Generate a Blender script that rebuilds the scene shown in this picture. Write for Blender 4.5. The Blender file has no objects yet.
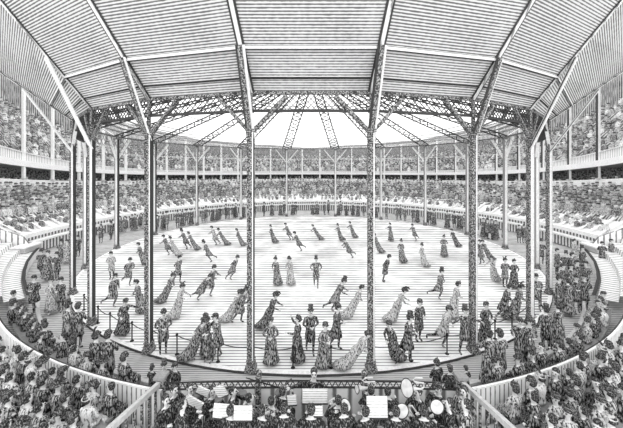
import bpy, math, random
from mathutils import Vector, Matrix
random.seed(7)
C = bpy.context.scene.collection
SC = bpy.context.scene
PI = math.pi
R = math.radians

# ------------------------------------------------------------------ camera, light, exposure
EYE = 7.0            # eye height above the promenade floor
F = 305.0            # focal length in pixels of the 623 px wide frame
HOR = 167.0          # pixel row of the horizon
CX = 311.0
cam_d = bpy.data.cameras.new('camera'); cam = bpy.data.objects.new('camera', cam_d); C.objects.link(cam)
cam.location = (0, 0, EYE); cam.rotation_euler = (R(90), 0, 0)
cam_d.sensor_width = 36; cam_d.lens = F / 623 * 36
cam_d.shift_y = -(214 - HOR) / 623; cam_d.shift_x = 0.5 / 623
cam_d.clip_start = 0.1; cam_d.clip_end = 300
SC.camera = cam
w = bpy.data.worlds.new('sky'); SC.world = w; w.use_nodes = True
w.node_tree.nodes['Background'].inputs[0].default_value = (1, 1, 1, 1)
w.node_tree.nodes['Background'].inputs[1].default_value = 1.0
SC.view_settings.view_transform = 'Standard'; SC.view_settings.look = 'None'
SC.view_settings.gamma = 1; SC.view_settings.use_curve_mapping = False
SC.view_settings.exposure = 1.15
try:
    SC.cycles.use_denoising = True
    SC.cycles.max_bounces = 6; SC.cycles.diffuse_bounces = 4; SC.cycles.transparent_max_bounces = 12
except Exception: pass
# daylight through the open roof lantern and the clerestory behind the bandstand
def area(name, loc, rot, sx, sy, power):
    l = bpy.data.lights.new(name, 'AREA'); l.shape = 'RECTANGLE'; l.size = sx; l.size_y = sy; l.energy = power
    o = bpy.data.objects.new(name, l); o.location = loc; o.rotation_euler = rot; C.objects.link(o); return o

# ------------------------------------------------------------------ materials
MATS = {}
def nt(name):
    m = bpy.data.materials.new(name); m.use_nodes = True
    n = m.node_tree; b = n.nodes['Principled BSDF']; b.inputs['Roughness'].default_value = 0.9
    b.inputs['Specular IOR Level'].default_value = 0.05
    MATS[name] = m
    return m, n, b
def link(n, a, b): n.links.new(a, b)
def hatch(name, dark, light, period, duty=0.4, coord='Object', axis='Z', warp=0.1, grain=0.35, grain_scale=9.0, mottle=0.0, mottle_scale=0.4, soft=0.12, rough=0.9):
    """engraved line pattern: strokes of `dark` over `light`, one every `period` metres along `axis`"""
    m, n, b = nt(name)
    tc = n.nodes.new('ShaderNodeTexCoord')
    sep = n.nodes.new('ShaderNodeSeparateXYZ'); link(n, tc.outputs[coord], sep.inputs[0])
    nz = n.nodes.new('ShaderNodeTexNoise'); nz.inputs['Scale'].default_value = grain_scale; nz.inputs['Detail'].default_value = 3
    link(n, tc.outputs[coord], nz.inputs['Vector'])
    def M(op, a, bb=None, c=None):
        x = n.nodes.new('ShaderNodeMath'); x.operation = op
        for i, v in enumerate((a, bb, c)):
            if v is None: continue
            if isinstance(v, (int, float)): x.inputs[i].default_value = v
            else: link(n, v, x.inputs[i])
        return x.outputs[0]
    nl = n.nodes.new('ShaderNodeTexNoise'); nl.inputs['Scale'].default_value = mottle_scale; nl.inputs['Detail'].default_value = 4
    link(n, tc.outputs[coord], nl.inputs['Vector'])
    if axis == 'D': ax = M('ADD', sep.outputs['X'], M('ADD', sep.outputs['Y'], sep.outputs['Z']))
    elif axis == 'LANES': ax = M('POWER', M('MAXIMUM', sep.outputs['Y'], 1.0), -0.5)     # strokes ruled wider towards the far side
    else: ax = sep.outputs[axis]
    v = M('ADD', M('DIVIDE', ax, period), M('MULTIPLY', nz.outputs['Fac'], warp))
    fr = M('FRACT', v)
    tri = M('ABSOLUTE', M('SUBTRACT', M('MULTIPLY', fr, 2.0), 1.0))      # 0..1, 1 at the line
    g = M('MULTIPLY', M('SUBTRACT', nz.outputs['Fac'], 0.5), grain)
    t = M('ADD', tri, g)
    t = M('ADD', t, M('MULTIPLY', M('SUBTRACT', nl.outputs['Fac'], 0.5), mottle))
    mr = n.nodes.new('ShaderNodeMapRange'); mr.inputs['From Min'].default_value = 1 - duty - soft
    mr.inputs['From Max'].default_value = 1 - duty + soft; link(n, t, mr.inputs['Value'])
    mx = n.nodes.new('ShaderNodeMix'); mx.data_type = 'RGBA'
    link(n, mr.outputs[0], mx.inputs['Factor'])
    mx.inputs['A'].default_value = (light, light, light, 1); mx.inputs['B'].default_value = (dark, dark, dark, 1)
    link(n, mx.outputs['Result'], b.inputs['Base Color']); b.inputs['Roughness'].default_value = rough
    return m
def speckle(name, dark, light, scale, thr=0.5, soft=0.06, coord='Object', detail=2):
    m, n, b = nt(name)
    tc = n.nodes.new('ShaderNodeTexCoord')
    nz = n.nodes.new('ShaderNodeTexNoise'); nz.inputs['Scale'].default_value = scale; nz.inputs['Detail'].default_value = detail
    link(n, tc.outputs[coord], nz.inputs['Vector'])
    mr = n.nodes.new('ShaderNodeMapRange'); mr.inputs['From Min'].default_value = thr - soft; mr.inputs['From Max'].default_value = thr + soft
    link(n, nz.outputs['Fac'], mr.inputs['Value'])
    mx = n.nodes.new('ShaderNodeMix'); mx.data_type = 'RGBA'; link(n, mr.outputs[0], mx.inputs['Factor'])
    mx.inputs['A'].default_value = (dark, dark, dark, 1); mx.inputs['B'].default_value = (light, light, light, 1)
    link(n, mx.outputs['Result'], b.inputs['Base Color'])
    return m
def plain(name, v, rough=0.9):
    return speckle(name, max(0, v * 0.8), min(1, v * 1.1), 14, 0.45, 0.25)

hatch('roof_boards', 0.17, 0.78, 0.092, 0.46, 'UV', 'Y', 0.10, 0.7, 7, 0.6, 0.35)
hatch('ice', 0.34, 0.95, 0.00235, 0.36, 'Object', 'LANES', 0.10, 0.5, 1.6, 1.9, 0.32, rough=0.55)
hatch('promenade_boards', 0.27, 0.62, 0.0016, 0.45, 'Object', 'LANES', 0.5, 0.7, 2.0, 0.5, 0.3)
hatch('white_paint', 0.55, 0.92, 0.5, 0.1, 'Object', 'Z', 0.3, 0.3, 4)
plain('white', 0.88); plain('pale', 0.6); plain('mid', 0.33); plain('dark', 0.07); plain('ink', 0.035)
speckle('dark_iron', 0.05, 0.45, 22, 0.53, 0.08)
hatch('pale_iron', 0.3, 0.9, 0.35, 0.22, 'Object', 'D', 0.4, 0.5, 8)
hatch('soffit', 0.25, 0.8, 0.16, 0.4, 'Object', 'D', 0.4, 0.5, 8)
hatch('pickets', 0.16, 0.88, 0.16, 0.24, 'UV', 'X', 0.05, 0.3, 8)
hatch('tribune_panel', 0.15, 0.82, 0.34, 0.5, 'UV', 'X', 0.1, 0.5, 6)
hatch('tier_boards', 0.15, 0.7, 0.3, 0.5, 'Object', 'D', 0.8, 1.2, 2.2)
hatch('gallery_wall', 0.10, 0.6, 0.2, 0.55, 'UV', 'X', 0.5, 1.0, 2.5)
hatch('terrace_planks', 0.2, 0.9, 0.42, 0.25, 'UV', 'X', 0.1, 0.3, 4)
def strokes(name, dark, light, thr, sc=1.0):
    m = speckle(name, dark, light, 1.0, thr, 0.07, detail=3); n = m.node_tree
    nz = [x for x in n.nodes if x.type == 'TEX_NOISE'][0]; tc = [x for x in n.nodes if x.type == 'TEX_COORD'][0]
    mp = n.nodes.new('ShaderNodeMapping'); mp.inputs['Scale'].default_value = (30 * sc, 30 * sc, 8 * sc); mp.inputs['Rotation'].default_value = (0.3, 0.25, 0)
    link(n, tc.outputs['Object'], mp.inputs[0]); link(n, mp.outputs[0], nz.inputs['Vector'])
strokes('cloth_black', 0.025, 0.42, 0.54); strokes('cloth_dark', 0.03, 0.50, 0.52); strokes('cloth_mid', 0.05, 0.66, 0.47); strokes('cloth_light', 0.08, 0.85, 0.42, .8); strokes('suit_black', 0.02, 0.26, 0.57, 1.2)
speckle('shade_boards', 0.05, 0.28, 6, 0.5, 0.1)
plain('skin', 0.72); speckle('hair', 0.03, 0.22, 34, 0.56, 0.07); speckle('hat_felt', 0.035, 0.26, 30, 0.56, 0.07); speckle('hat_pale', 0.25, 0.6, 30, 0.45, 0.07)
hatch('sheet_music', 0.35, 0.92, 0.055, 0.22, 'Object', 'Z', 0.05, 0.5, 12)
speckle('brass', 0.55, 0.8, 8, 0.45, 0.2); plain('violin_wood', 0.2)
# glass of the dome
m, n, b = nt('roof_glass')
tr = n.nodes.new('ShaderNodeBsdfTransparent'); tr.inputs[0].default_value = (0.97, 0.97, 0.97, 1)
b.inputs['Base Color'].default_value = (0.9, 0.9, 0.9, 1); b.inputs['Roughness'].default_value = 0.3
ms = n.nodes.new('ShaderNodeMixShader'); ms.inputs[0].default_value = 0.14
link(n, tr.outputs[0], ms.inputs[1]); link(n, b.outputs[0], ms.inputs[2])
link(n, ms.outputs[0], n.nodes['Material Output'].inputs[0])

# ------------------------------------------------------------------ mesh helpers
class MB:
    def __init__(s): s.v = []; s.f = []; s.uv = []; s.mi = []
    def face(s, pts, uv=None, mi=0):
        k = len(s.v); s.v += [tuple(p) for p in pts]; s.f.append(list(range(k, k + len(pts))))
        s.uv.append(uv or [(0, 0)] * len(pts)); s.mi.append(mi)
    def grid(s, rows, closed=False, uvf=None, mi=0, cap0=False, cap1=False):
        """rows: list of rings (equal length) -> shared-vertex surface"""
        k = len(s.v); nr = len(rows); nc = len(rows[0])
        for r_ in rows: s.v += [tuple(p) for p in r_]
        for i in range(nr - 1):
            for j in range(nc if closed else nc - 1):
                j2 = (j + 1) % nc
                s.f.append([k + i * nc + j, k + i * nc + j2, k + (i + 1) * nc + j2, k + (i + 1) * nc + j])
                s.uv.append([uvf(i, j), uvf(i, j + 1), uvf(i + 1, j + 1), uvf(i + 1, j)] if uvf else [(0, 0)] * 4)
                s.mi.append(mi)
        if cap0: s.f.append([k + j for j in range(nc)][::-1]); s.uv.append([(0, 0)] * nc); s.mi.append(mi)
        if cap1: s.f.append([k + (nr - 1) * nc + j for j in range(nc)]); s.uv.append([(0, 0)] * nc); s.mi.append(mi)
    def box(s, c, sz, rot=None, mi=0):
        x, y, z = sz[0] / 2, sz[1] / 2, sz[2] / 2
        p = [Vector((a, b_, c_)) for c_ in (-z, z) for b_ in (-y, y) for a in (-x, x)]
        if rot is not None: p = [rot @ q for q in p]
        p = [q + Vector(c) for q in p]
        k = len(s.v); s.v += [tuple(q) for q in p]
        for f in ((0, 2, 3, 1), (4, 5, 7, 6), (0, 1, 5, 4), (2, 6, 7, 3), (0, 4, 6, 2), (1, 3, 7, 5)):
            s.f.append([k + i for i in f]); s.uv.append([(0, 0)] * 4); s.mi.append(mi)
    def beam(s, p0, p1, w_, d_, up=(0, 0, 1), mi=0):
        p0 = Vector(p0); p1 = Vector(p1); ax = p1 - p0; L = ax.length
        if L < 1e-6: return
        z = ax / L; x = Vector(up).cross(z)
        if x.length < 1e-4: x = Vector((1, 0, 0))
        x.normalize(); y = z.cross(x)
        s.box((p0 + p1) / 2, (w_, d_, L), Matrix((x, y, z)).transposed(), mi)
    def tube(s, pts, rad, n=8, mi=0, cap=True):
        pts = [Vector(p) for p in pts]; rads = rad if isinstance(rad, (list, tuple)) else [rad] * len(pts)
        rows = []
        for i, p in enumerate(pts):
            a = pts[max(0, i - 1)]; b_ = pts[min(len(pts) - 1, i + 1)]
            z = (b_ - a).normalized(); x = z.cross(Vector((0.13, 0.2, 1)) if abs(z.z) < 0.9 else Vector((1, 0.1, 0))).normalized(); y = z.cross(x)
            rows.append([p + (x * math.cos(2 * PI * t / n) + y * math.sin(2 * PI * t / n)) * rads[i] for t in range(n)])
        s.grid(rows, True, None, mi, cap, cap)
    def lathe(s, prof, c=(0, 0, 0), n=14, mi=0, M=None, sx=1.0, sy=1.0):
        rows = []
        for r_, z in prof:
            ring = [Vector((r_ * sx * math.cos(2 * PI * t / n), r_ * sy * math.sin(2 * PI * t / n), z)) for t in range(n)]
            if M is not None: ring = [M @ q for q in ring]
            rows.append([q + Vector(c) for q in ring])
        s.grid(rows, True, None, mi, True, True)
    def mesh(s, name, mats, smooth=False):
        me = bpy.data.meshes.new(name); me.from_pydata(s.v, [], s.f)
        for m_ in (mats if isinstance(mats, (list, tuple)) else [mats]): me.materials.append(MATS[m_])
        uvl = me.uv_layers.new(name='UVMap'); i = 0; flat = []
        for u in s.uv:
            for q in u: flat += [q[0], q[1]]
        uvl.data.foreach_set('uv', flat)
        me.polygons.foreach_set('material_index', s.mi)
        if smooth: me.polygons.foreach_set('use_smooth', [True] * len(s.f))
        me.update(); return me
    def build(s, name, mats, parent=None, smooth=False):
        o = bpy.data.objects.new(name, s.mesh(name, mats, smooth)); C.objects.link(o)
        if parent is not None: o.parent = parent
        return o
def empty(name, loc, rz=0):
    o = bpy.data.objects.new(name, None); C.objects.link(o); o.location = loc; o.rotation_euler = (0, 0, rz); o.empty_display_size = 0.2
    return o
def tag(o, label=None, cat=None, group=None, kind=None):
    if label: o['label'] = label
    if cat: o['category'] = cat
    if group: o['group'] = group
    if kind: o['kind'] = kind
    return o
def rel(root, *pts):
    return [Vector(p) - Vector(root.location) for p in pts]

D = 27.0; RK = 16.6; RINGZ = 9.56
def P(phi, r, z=0.0):
    a = R(phi); return Vector((r * math.sin(a), D - r * math.cos(a), z))
def floor_at(x, y, z=0.0):
    Y = F * (EYE - z) / (y - HOR); return Vector(((x - CX) / F * Y, Y, z))
def ring_far(x, r):
    """point of the circle of radius r behind pixel column x, far side"""
    k = (x - CX) / F; a = 1 + k * k; b_ = -2 * D; c = D * D - r * r
    Y = (-b_ + math.sqrt(max(0, b_ * b_ - 4 * a * c))) / (2 * a); return Vector((k * Y, Y, 0))
ORD = ['first', 'second', 'third', 'fourth', 'fifth', 'sixth', 'seventh', 'eighth', 'ninth', 'tenth', 'eleventh', 'twelfth', 'thirteenth', 'fourteenth', 'fifteenth', 'sixteenth', 'seventeenth', 'eighteenth', 'nineteenth', 'twentieth',
       'twenty-first', 'twenty-second', 'twenty-third', 'twenty-fourth', 'twenty-fifth', 'twenty-sixth', 'twenty-seventh', 'twenty-eighth', 'twenty-ninth', 'thirtieth']
COLS = [7.16, 21.7, 35.8, 52.0, 68.8, 86.8, 105.1, 124.8, 145.8, 168.0]
ALL = sorted([-a for a in COLS] + COLS)        # signed angles, + = right, 0 = towards the camera
# ------------------------------------------------------------------ floor and ice
def disc(name, r, z, mat, n=96):
    b = MB(); b.lathe([(r, z - 0.3), (r, z)], (0, 0, 0), n); o = b.build(name, mat); o.location = (0, D, 0); return o
g = MB(); g.box((0, 30, -0.35), (110, 100, 0.6)); o = g.build('floor', 'promenade_boards'); tag(o, kind='structure')
o.data.materials[0] = MATS['promenade_boards']
b = MB(); N = 120
b.grid([[P(360 * i / N, r, z) for i in range(N)] for r, z in ((RK, -0.04), (RK, 0.02), (0.5, 0.02))], True)
b.face([P(360 * i / N, 0.5, 0.02) for i in range(N)])
o = b.build('ice_rink', 'ice'); tag(o, 'round white ice sheet ringed by iron columns', 'ice rink')
b = MB()
b.grid([[P(360 * i / N, r, z) for i in range(N)] for r, z in ((RK - 0.02, -0.04), (RK - 0.02, 0.03), (RK + 0.16, 0.03), (RK + 0.16, -0.04))], True)
o = b.build('kerb', 'white'); tag(o, 'low pale kerb running around the edge of the ice', 'kerb')
b = MB()
b.grid([[P(360 * i / N, r, z) for i in range(N)] for r, z in ((RK + 0.16, -0.04), (RK + 0.16, 0.035), (RK + 0.185, 0.035), (RK + 0.185, -0.04))], True)
c_ = b.build('outer_edging', 'dark', o); tag(c_, 'dark outer edging of the kerb')

# ------------------------------------------------------------------ roof outside the ring of columns
def interp(x, tab):
    if x <= tab[0][0]: return tab[0][1]
    for (a, va), (b_, vb) in zip(tab, tab[1:]):
        if x <= b_: return va + (vb - va) * (x - a) / (b_ - a)
    return tab[-1][1]
SL = [(0, 1.24), (35.8, 1.24), (52, 0.76), (68.8, 0.86), (86.8, 0.62), (105.1, 0.40), (124.8, 0.22), (145.8, 0.11), (180, 0.06)]
def roof_z(phi, r):
    p = abs((phi + 180) % 360 - 180)
    return RINGZ + interp(p, SL) * (r - RK)
def r_out(phi): return 22.5 if abs(phi) < 45 else (26 if abs(phi) < 55 else 36.6)
b = MB(); bg = MB()
ring = ALL + [ALL[0] + 360]
for i, (a0, a1) in enumerate(zip(ring, ring[1:])):
    ro = min(r_out(a0), r_out(a1)) if abs(a0) < 60 and abs(a1) < 60 else 36.6
    if abs(a0) < 53 and abs(a1) < 53: ro = 24.0 if abs(a0 + a1) < 75 else 32.0
    rs = [RK, 16.95, 17.6, 18.6, 20.0, 22.0, 24.0] + ([28.0, 32.0] if ro == 32 else [28.0, 32.0, ro] if ro > 30 else [])
    # straight boards: interpolate linearly between the ribs
    for r0, r1 in zip(rs, rs[1:]):
        p = [P(a0, r0, roof_z(a0, r0)), P(a1, r0, roof_z(a1, r0)), P(a1, r1, roof_z(a1, r1)), P(a0, r1, roof_z(a0, r1))]
        h0 = (Vector(p[0]) + Vector(p[1])) / 2; L = (p[1] - p[0]).length
        s0 = math.hypot(r0 - RK, roof_z((a0 + a1) / 2, r0) - RINGZ); s1 = math.hypot(r1 - RK, roof_z((a0 + a1) / 2, r1) - RINGZ)
        if abs((a0 + a1) / 2) > 60: bg.face(p)
        else:
            uv = [(0, s0), (L, s0), (L, s1), (0, s1)]
            for t_ in ((0, 1, 2), (0, 2, 3)):
                b.face([p[i_] for i_ in t_], [uv[i_] for i_ in t_]); b.face([p[i_] + Vector((0, 0, 0.22)) for i_ in t_][::-1])
o = b.build('ceiling', 'roof_boards'); tag(o, kind='structure')
o = bg.build('added_roof_glazing', 'roof_glass'); tag(o, kind='structure')      # unseen outer roof, made glass so sky light reaches the galleries
k = 0
for a in ALL:            # radial ribs under the boards
    k += 1
    ro = 23.8 if abs(a) < 53 else 36.2
    b = MB(); p0 = P(a, RK - 0.05, roof_z(a, RK) - 0.07); p1 = P(a, ro, roof_z(a, ro) - 0.07)
    root = empty('roof_rib', p0)
    b.beam(*rel(root, p0, p1), 0.09, 0.12, (math.cos(R(a)), math.sin(R(a)), 0)); b.build('rafter', 'pale_iron', root)
    b = MB()
    t = P(a + 90, 1, 0) - Vector((0, D, 0)); t = Vector((math.cos(R(a)), math.sin(R(a)), 0)) * 0.055
    for s in (-1, 1): b.beam(*rel(root, p0 + t * s - Vector((0, 0, 0.01)), p1 + t * s - Vector((0, 0, 0.01))), 0.022, 0.15, (math.cos(R(a)), math.sin(R(a)), 0))
    b.build('edge_strip', 'dark', root)
    side = 'right' if a > 0 else 'left'
    n_ = COLS.index(abs(a))
    tag(root, 'sloping iron roof rib rising over the %s column %s of the centre line' % (ORD[n_], side), 'roof rib', 'radial ribs under the boarded roof')
def chord(name, r, dz, w_, mat, label, lim, skip=0.0):
    for a0, a1 in zip(ring, ring[1:]):
        if abs((a0 + a1) / 2) > lim: continue
        p0 = P(a0, r, roof_z(a0, r) + dz); p1 = P(a1, r, roof_z(a1, r) + dz); m_ = (p0 + p1) / 2
        root = empty(name, m_); b = MB(); b.beam(*rel(root, p0, p1), w_, 0.09, (0, 0, 1)); b.build('beam', mat, root)
        b = MB()
        for s in (-1, 1): b.beam(*rel(root, p0 + Vector((0, 0, s * w_ * .55)), p1 + Vector((0, 0, s * w_ * .55))), 0.014, 0.10, (0, 0, 1))
        b.build('edge_strip', 'dark', root)
        tag(root, label % bay_name(a0, a1), 'purlin', name.replace('_', ' ') + 's of the outer roof')
def bay_name(a0, a1):
    m_ = (a0 + a1) / 2
    if abs(m_) < 1: return 'front centre bay'
    if abs(abs(m_) - 180) < 1: return 'far centre bay'
    return '%s bay %s of front centre' % (ORD[sum(1 for c in COLS if c < abs(m_)) - 1], 'right' if m_ > 0 else 'left')
chord('roof_purlin', 17.6, -0.06, 0.045, 'white', 'pale purlin under the boarded roof over the %s', 60)
chord('seam_batten', 16.95, -0.0, 0.012, 'dark', 'thin dark seam batten along the eaves over the %s', 60)
chord('upper_batten', 20.0, -0.0, 0.012, 'dark', 'thin dark batten high on the boarded roof over the %s', 60)

# ------------------------------------------------------------------ columns
def column(a):
    near = abs(a) < 60; far = abs(a) > 100
    base = P(a, RK + 0.02, 0); root = empty('column', base)
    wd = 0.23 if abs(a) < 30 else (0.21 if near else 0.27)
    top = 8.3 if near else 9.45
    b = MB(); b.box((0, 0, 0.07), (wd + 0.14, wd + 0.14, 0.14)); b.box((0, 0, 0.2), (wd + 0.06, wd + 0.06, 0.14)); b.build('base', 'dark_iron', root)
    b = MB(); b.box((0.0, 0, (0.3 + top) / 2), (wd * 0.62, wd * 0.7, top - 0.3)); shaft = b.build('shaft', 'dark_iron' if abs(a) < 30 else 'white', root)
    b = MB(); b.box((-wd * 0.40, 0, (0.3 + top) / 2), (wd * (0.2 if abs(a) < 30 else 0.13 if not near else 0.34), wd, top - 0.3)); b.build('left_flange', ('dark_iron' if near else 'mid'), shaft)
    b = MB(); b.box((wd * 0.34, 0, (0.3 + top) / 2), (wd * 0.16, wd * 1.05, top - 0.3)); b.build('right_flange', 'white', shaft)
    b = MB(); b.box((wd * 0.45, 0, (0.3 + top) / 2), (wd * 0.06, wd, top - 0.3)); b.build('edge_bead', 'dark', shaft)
    b = MB(); b.box((0, 0, 0.36), (wd + 0.05, wd + 0.05, 0.05)); b.box((0, 0, top - 0.05), (wd + 0.1, wd + 0.06, 0.1)); b.build('collar', 'dark_iron', root)
    t = Vector((math.cos(R(a)), math.sin(R(a)), 0))
    off, zb = (1.25, 8.15) if near else (1.6, 7.6)
    i = ALL.index(a)
    for s in (-1, 1):
        nb = ALL[(i + s) % len(ALL)]
        d = (P(nb, RK, 0) - P(a, RK, 0)).normalized()
        p0 = base + Vector((0, 0, zb)); p1 = base + d * off + Vector((0, 0, RINGZ - 0.12))
        b = MB(); b.beam(*rel(root, p0, p1), 0.15 if near else 0.17, 0.12, t); b.build('brace', 'dark_iron' if abs(a) < 50 else 'white', root)
    if near:
        p0 = base + Vector((0, 0, 8.0)); rr = 17.7; p1 = P(a, rr, roof_z(a, rr) - 0.14)
        if abs(a) > 30: rr = 18.2 if abs(a) < 40 else 18.6; p1 = P(a, rr, roof_z(a, rr) - 0.14); p0 = base + Vector((0, 0, 7.8))
        b = MB(); b.beam(*rel(root, p0, p1), 0.12, 0.14, t); st_ = b.build('strut', 'dark_iron' if abs(a) < 30 else 'white', root)
        b = MB()
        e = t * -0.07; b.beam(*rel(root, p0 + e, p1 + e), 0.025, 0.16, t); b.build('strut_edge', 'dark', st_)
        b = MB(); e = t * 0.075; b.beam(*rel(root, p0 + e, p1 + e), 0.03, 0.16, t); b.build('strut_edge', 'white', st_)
        b = MB(); b.box((0, 0, 8.9), (0.11, 0.11, 1.25)); b.build('upper_post', 'dark_iron', root)
    n_ = COLS.index(abs(a)); side = 'right' if a > 0 else 'left'
    desc = 'tall dark front iron column' if abs(a) < 30 else ('tall iron column with pale strut at the side' if near else 'slender pale iron column on the far rink edge' if far else 'pale iron column at the rink side')
    tag(root, '%s, %s to the %s of front centre' % (desc, ORD[n_], side), 'column', 'iron columns around the ice')
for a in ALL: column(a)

# ------------------------------------------------------------------ lattice girders between the columns
for a0, a1 in zip(ring, ring[1:]):
    m_ = (a0 + a1) / 2; far = abs(m_) > 75
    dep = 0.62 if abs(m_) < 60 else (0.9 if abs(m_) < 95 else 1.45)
    p0 = P(a0, RK, RINGZ); p1 = P(a1, RK, RINGZ); root = empty('lattice_girder', (p0 + p1) / 2)
    dz = Vector((0, 0, dep)); ax = (p1 - p0); L = ax.length; u = ax / L; nrm = Vector((-u.y, u.x, 0))
    b = MB(); b.beam(*rel(root, p0, p1), 0.11, 0.1, nrm); b.build('top_chord', 'dark_iron', root)
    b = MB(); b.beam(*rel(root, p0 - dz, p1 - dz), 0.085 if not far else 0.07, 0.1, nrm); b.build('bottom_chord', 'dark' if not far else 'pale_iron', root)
    nx = max(4, round(L / (0.42 if not far else 0.62))); b = MB()
    for i in range(-1, nx + 1):
        for s in (1, -1):
            for lane in (0, 0.5):
                q0 = (i + lane) / nx; q1 = q0 + s * dep / L * 1.0
                z0, z1 = 0.0, 1.0
                lo, hi = min(q0, q1), max(q0, q1)
                if hi <= 0 or lo >= 1: continue
                if q1 < 0: z1 = (0 - q0) / (q1 - q0); q1 = 0
                if q1 > 1: z1 = (1 - q0) / (q1 - q0); q1 = 1
                if q0 < 0: z0 = (0 - q0) / (q1 - q0) * z1; q0 = 0
                if q0 > 1: z0 = (1 - q0) / (q1 - q0) * z1; q0 = 1
                if lane and far: continue
                b.beam(*rel(root, p0 + u * L * q0 - dz * (1 - z0), p0 + u * L * q1 - dz * (1 - z1)), 0.019 if not far else 0.045, 0.03, nrm)
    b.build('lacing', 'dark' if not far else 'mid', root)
    tag(root, 'lattice girder joining column tops over the %s' % bay_name(a0, a1), 'girder', 'lattice girders around the ring of columns')

# ------------------------------------------------------------------ glass dome with lattice rafters
RI = 3.0; DZ = 4.75
def dome(a, r, dz=0): return P(a, r, RINGZ + DZ * (RK - r) / (RK - RI) + dz)
b = MB(); NA = ALL
rows = []
for r_ in (RK + 0.1, 12, 8, RI): rows.append([dome(a, r_, 0.35) for a in NA])
b.grid(rows, True)
o = b.build('window_1', 'roof_glass'); tag(o, kind='structure')
b = MB()
for r_, wd in ((16.3, 0.12), (15.8, .12), (15.3, 0.12), (14.7, .12), (14.0, .08), (11.5, 0.05), (9.0, 0.05), (7.7, 0.07), (7.2, .08), (6.7, .08), (6.2, 0.08)):
    for a0, a1 in zip(ring, ring[1:]): b.beam(dome(a0, r_, 0.32), dome(a1, r_, 0.32), wd * 2.2, 0.05)
c_ = b.build('glazing_bar', 'mid', o)
b = MB(); b.grid([[P(a, r, z) for a in NA] for r, z in ((RI + .15, RINGZ + DZ), (RI + .15, RINGZ + DZ + 1.0), (0.3, RINGZ + DZ + 1.8))], True); o2 = b.build('window_2', 'roof_glass'); tag(o2, kind='structure')
b = MB(); b.grid([[P(a, r, z) for a in NA] for r, z in ((RI - .1, RINGZ + DZ - .15), (RI + .2, RINGZ + DZ - .15), (RI + .2, RINGZ + DZ + .45), (RI - .1, RINGZ + DZ + .45))], True)
o2 = b.build('lantern_ring', 'pale_iron'); tag(o2, 'iron ring at the top of the glass dome', 'roof ring')
for a in ALL:
    p0 = dome(a, RK, 0.0); p1 = dome(a, RI, 0.0); root = empty('dome_rafter', p0)
    t = Vector((math.cos(R(a)), math.sin(R(a)), 0)); w0, w1 = 0.58, 0.42
    b = MB()
    for s in (-1, 1): b.beam(*rel(root, p0 + t * s * w0, p1 + t * s * w1), 0.085, 0.10, t)
    b.build('chord', 'dark', root)
    b = MB(); nn = 16
    for i in range(nn):
        f0, f1 = i / nn, (i + 1) / nn
        A = p0.lerp(p1, f0); B = p0.lerp(p1, f1); wa = w0 + (w1 - w0) * f0; wb = w0 + (w1 - w0) * f1
        for s in (-1, 1): b.beam(*rel(root, A + t * s * wa, B - t * s * wb), 0.03, 0.085, t)
    b.build('lacing', 'dark', root)
    n_ = COLS.index(abs(a))
    tag(root, 'lattice dome rafter rising from the %s column %s of front centre' % (ORD[n_], 'right' if a > 0 else 'left'), 'rafter', 'lattice rafters of the glass dome')

# ------------------------------------------------------------------ grandstand and gallery (sweeps of a profile around the hall)
def tside(phi):
    p = abs((phi + 180) % 360 - 180); t = max(0, min(1.25, (180 - p) / 86)); return t ** 4
def sweep(prof, a0, a1, step=3.0, uvscale=1.0, caps=True):
    """prof: list of (r, z_far, z_side)"""
    b = MB(); n_ = max(2, int(round((a1 - a0) / step)) + 1); rows = []
    angs = [a0 + (a1 - a0) * i / (n_ - 1) for i in range(n_)]
    for r_, zf, zs in prof: rows.append([P(a, r_, zf + (zs - zf) * tside(a)) for a in angs])
    rr = prof[0][0]
    d = [0.0]
    for p, q in zip(prof, prof[1:]): d.append(d[-1] + math.hypot(q[0] - p[0], q[1] - p[1]))
    b.grid(rows, False, lambda i, j: (R(angs[min(j, n_ - 1)]) * rr if j < n_ else R(angs[-1]) * rr, d[i]))
    return b, angs, rows
GA, GB = 82.0, 278.0
stand = empty('grandstand', P(180, 22.6, 0))
def part(b, name, mat, root):
    for i, v in enumerate(b.v): b.v[i] = tuple(Vector(v) - Vector(root.location))
    return b.build(name, mat, root)
b, _, _ = sweep([(22.6, 0, 0), (22.6, .85, .85)], GA, GB); part(b, 'parapet', 'tribune_panel', stand)
b, _, _ = sweep([(22.6, .85, .85), (22.35, .85, .85), (22.35, 1.0, 1.0), (22.95, 1.0, 1.0)], GA, GB); part(b, 'lower_ledge', 'white', stand)
b, _, _ = sweep([(22.95, 1.0, 1.0), (22.95, 1.3, 1.3)], GA, GB); part(b, 'riser_panel', 'tribune_panel', stand)
b, _, _ = sweep([(22.95, 1.3, 1.3), (22.75, 1.3, 1.3), (22.75, 1.55, 1.6), (23.3, 1.6, 1.65), (25.0, 2.15, 2.45)], GA, GB); part(b, 'counter', 'white', stand)
steps = [(25.0, 2.15, 2.45)]
for i in range(7):
    r0 = 25.0 + i * 0.57; zf = 2.15 + (i + 1) * 0.31; zs = 2.45 + (i + 1) * 0.38
    steps += [(r0, zf, zs), (r0 + 0.57, zf, zs)]
b, _, _ = sweep(steps, GA, GB); part(b, 'seating_steps', 'tier_boards', stand)
b, _, _ = sweep([(29.0, 4.3, 5.1), (28.95, 4.80, 5.85), (29.1, 4.85, 5.9), (29.15, 4.3, 5.1)], GA - 8, GB + 8); part(b, 'upper_ledge', 'white', stand)
b, _, _ = sweep([(29.15, 4.4, 5.3), (30.4, 4.8, 5.9), (30.4, 5.7, 7.2)], GA - 8, GB + 8); part(b, 'balcony_back', 'shade_boards', stand)
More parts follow.
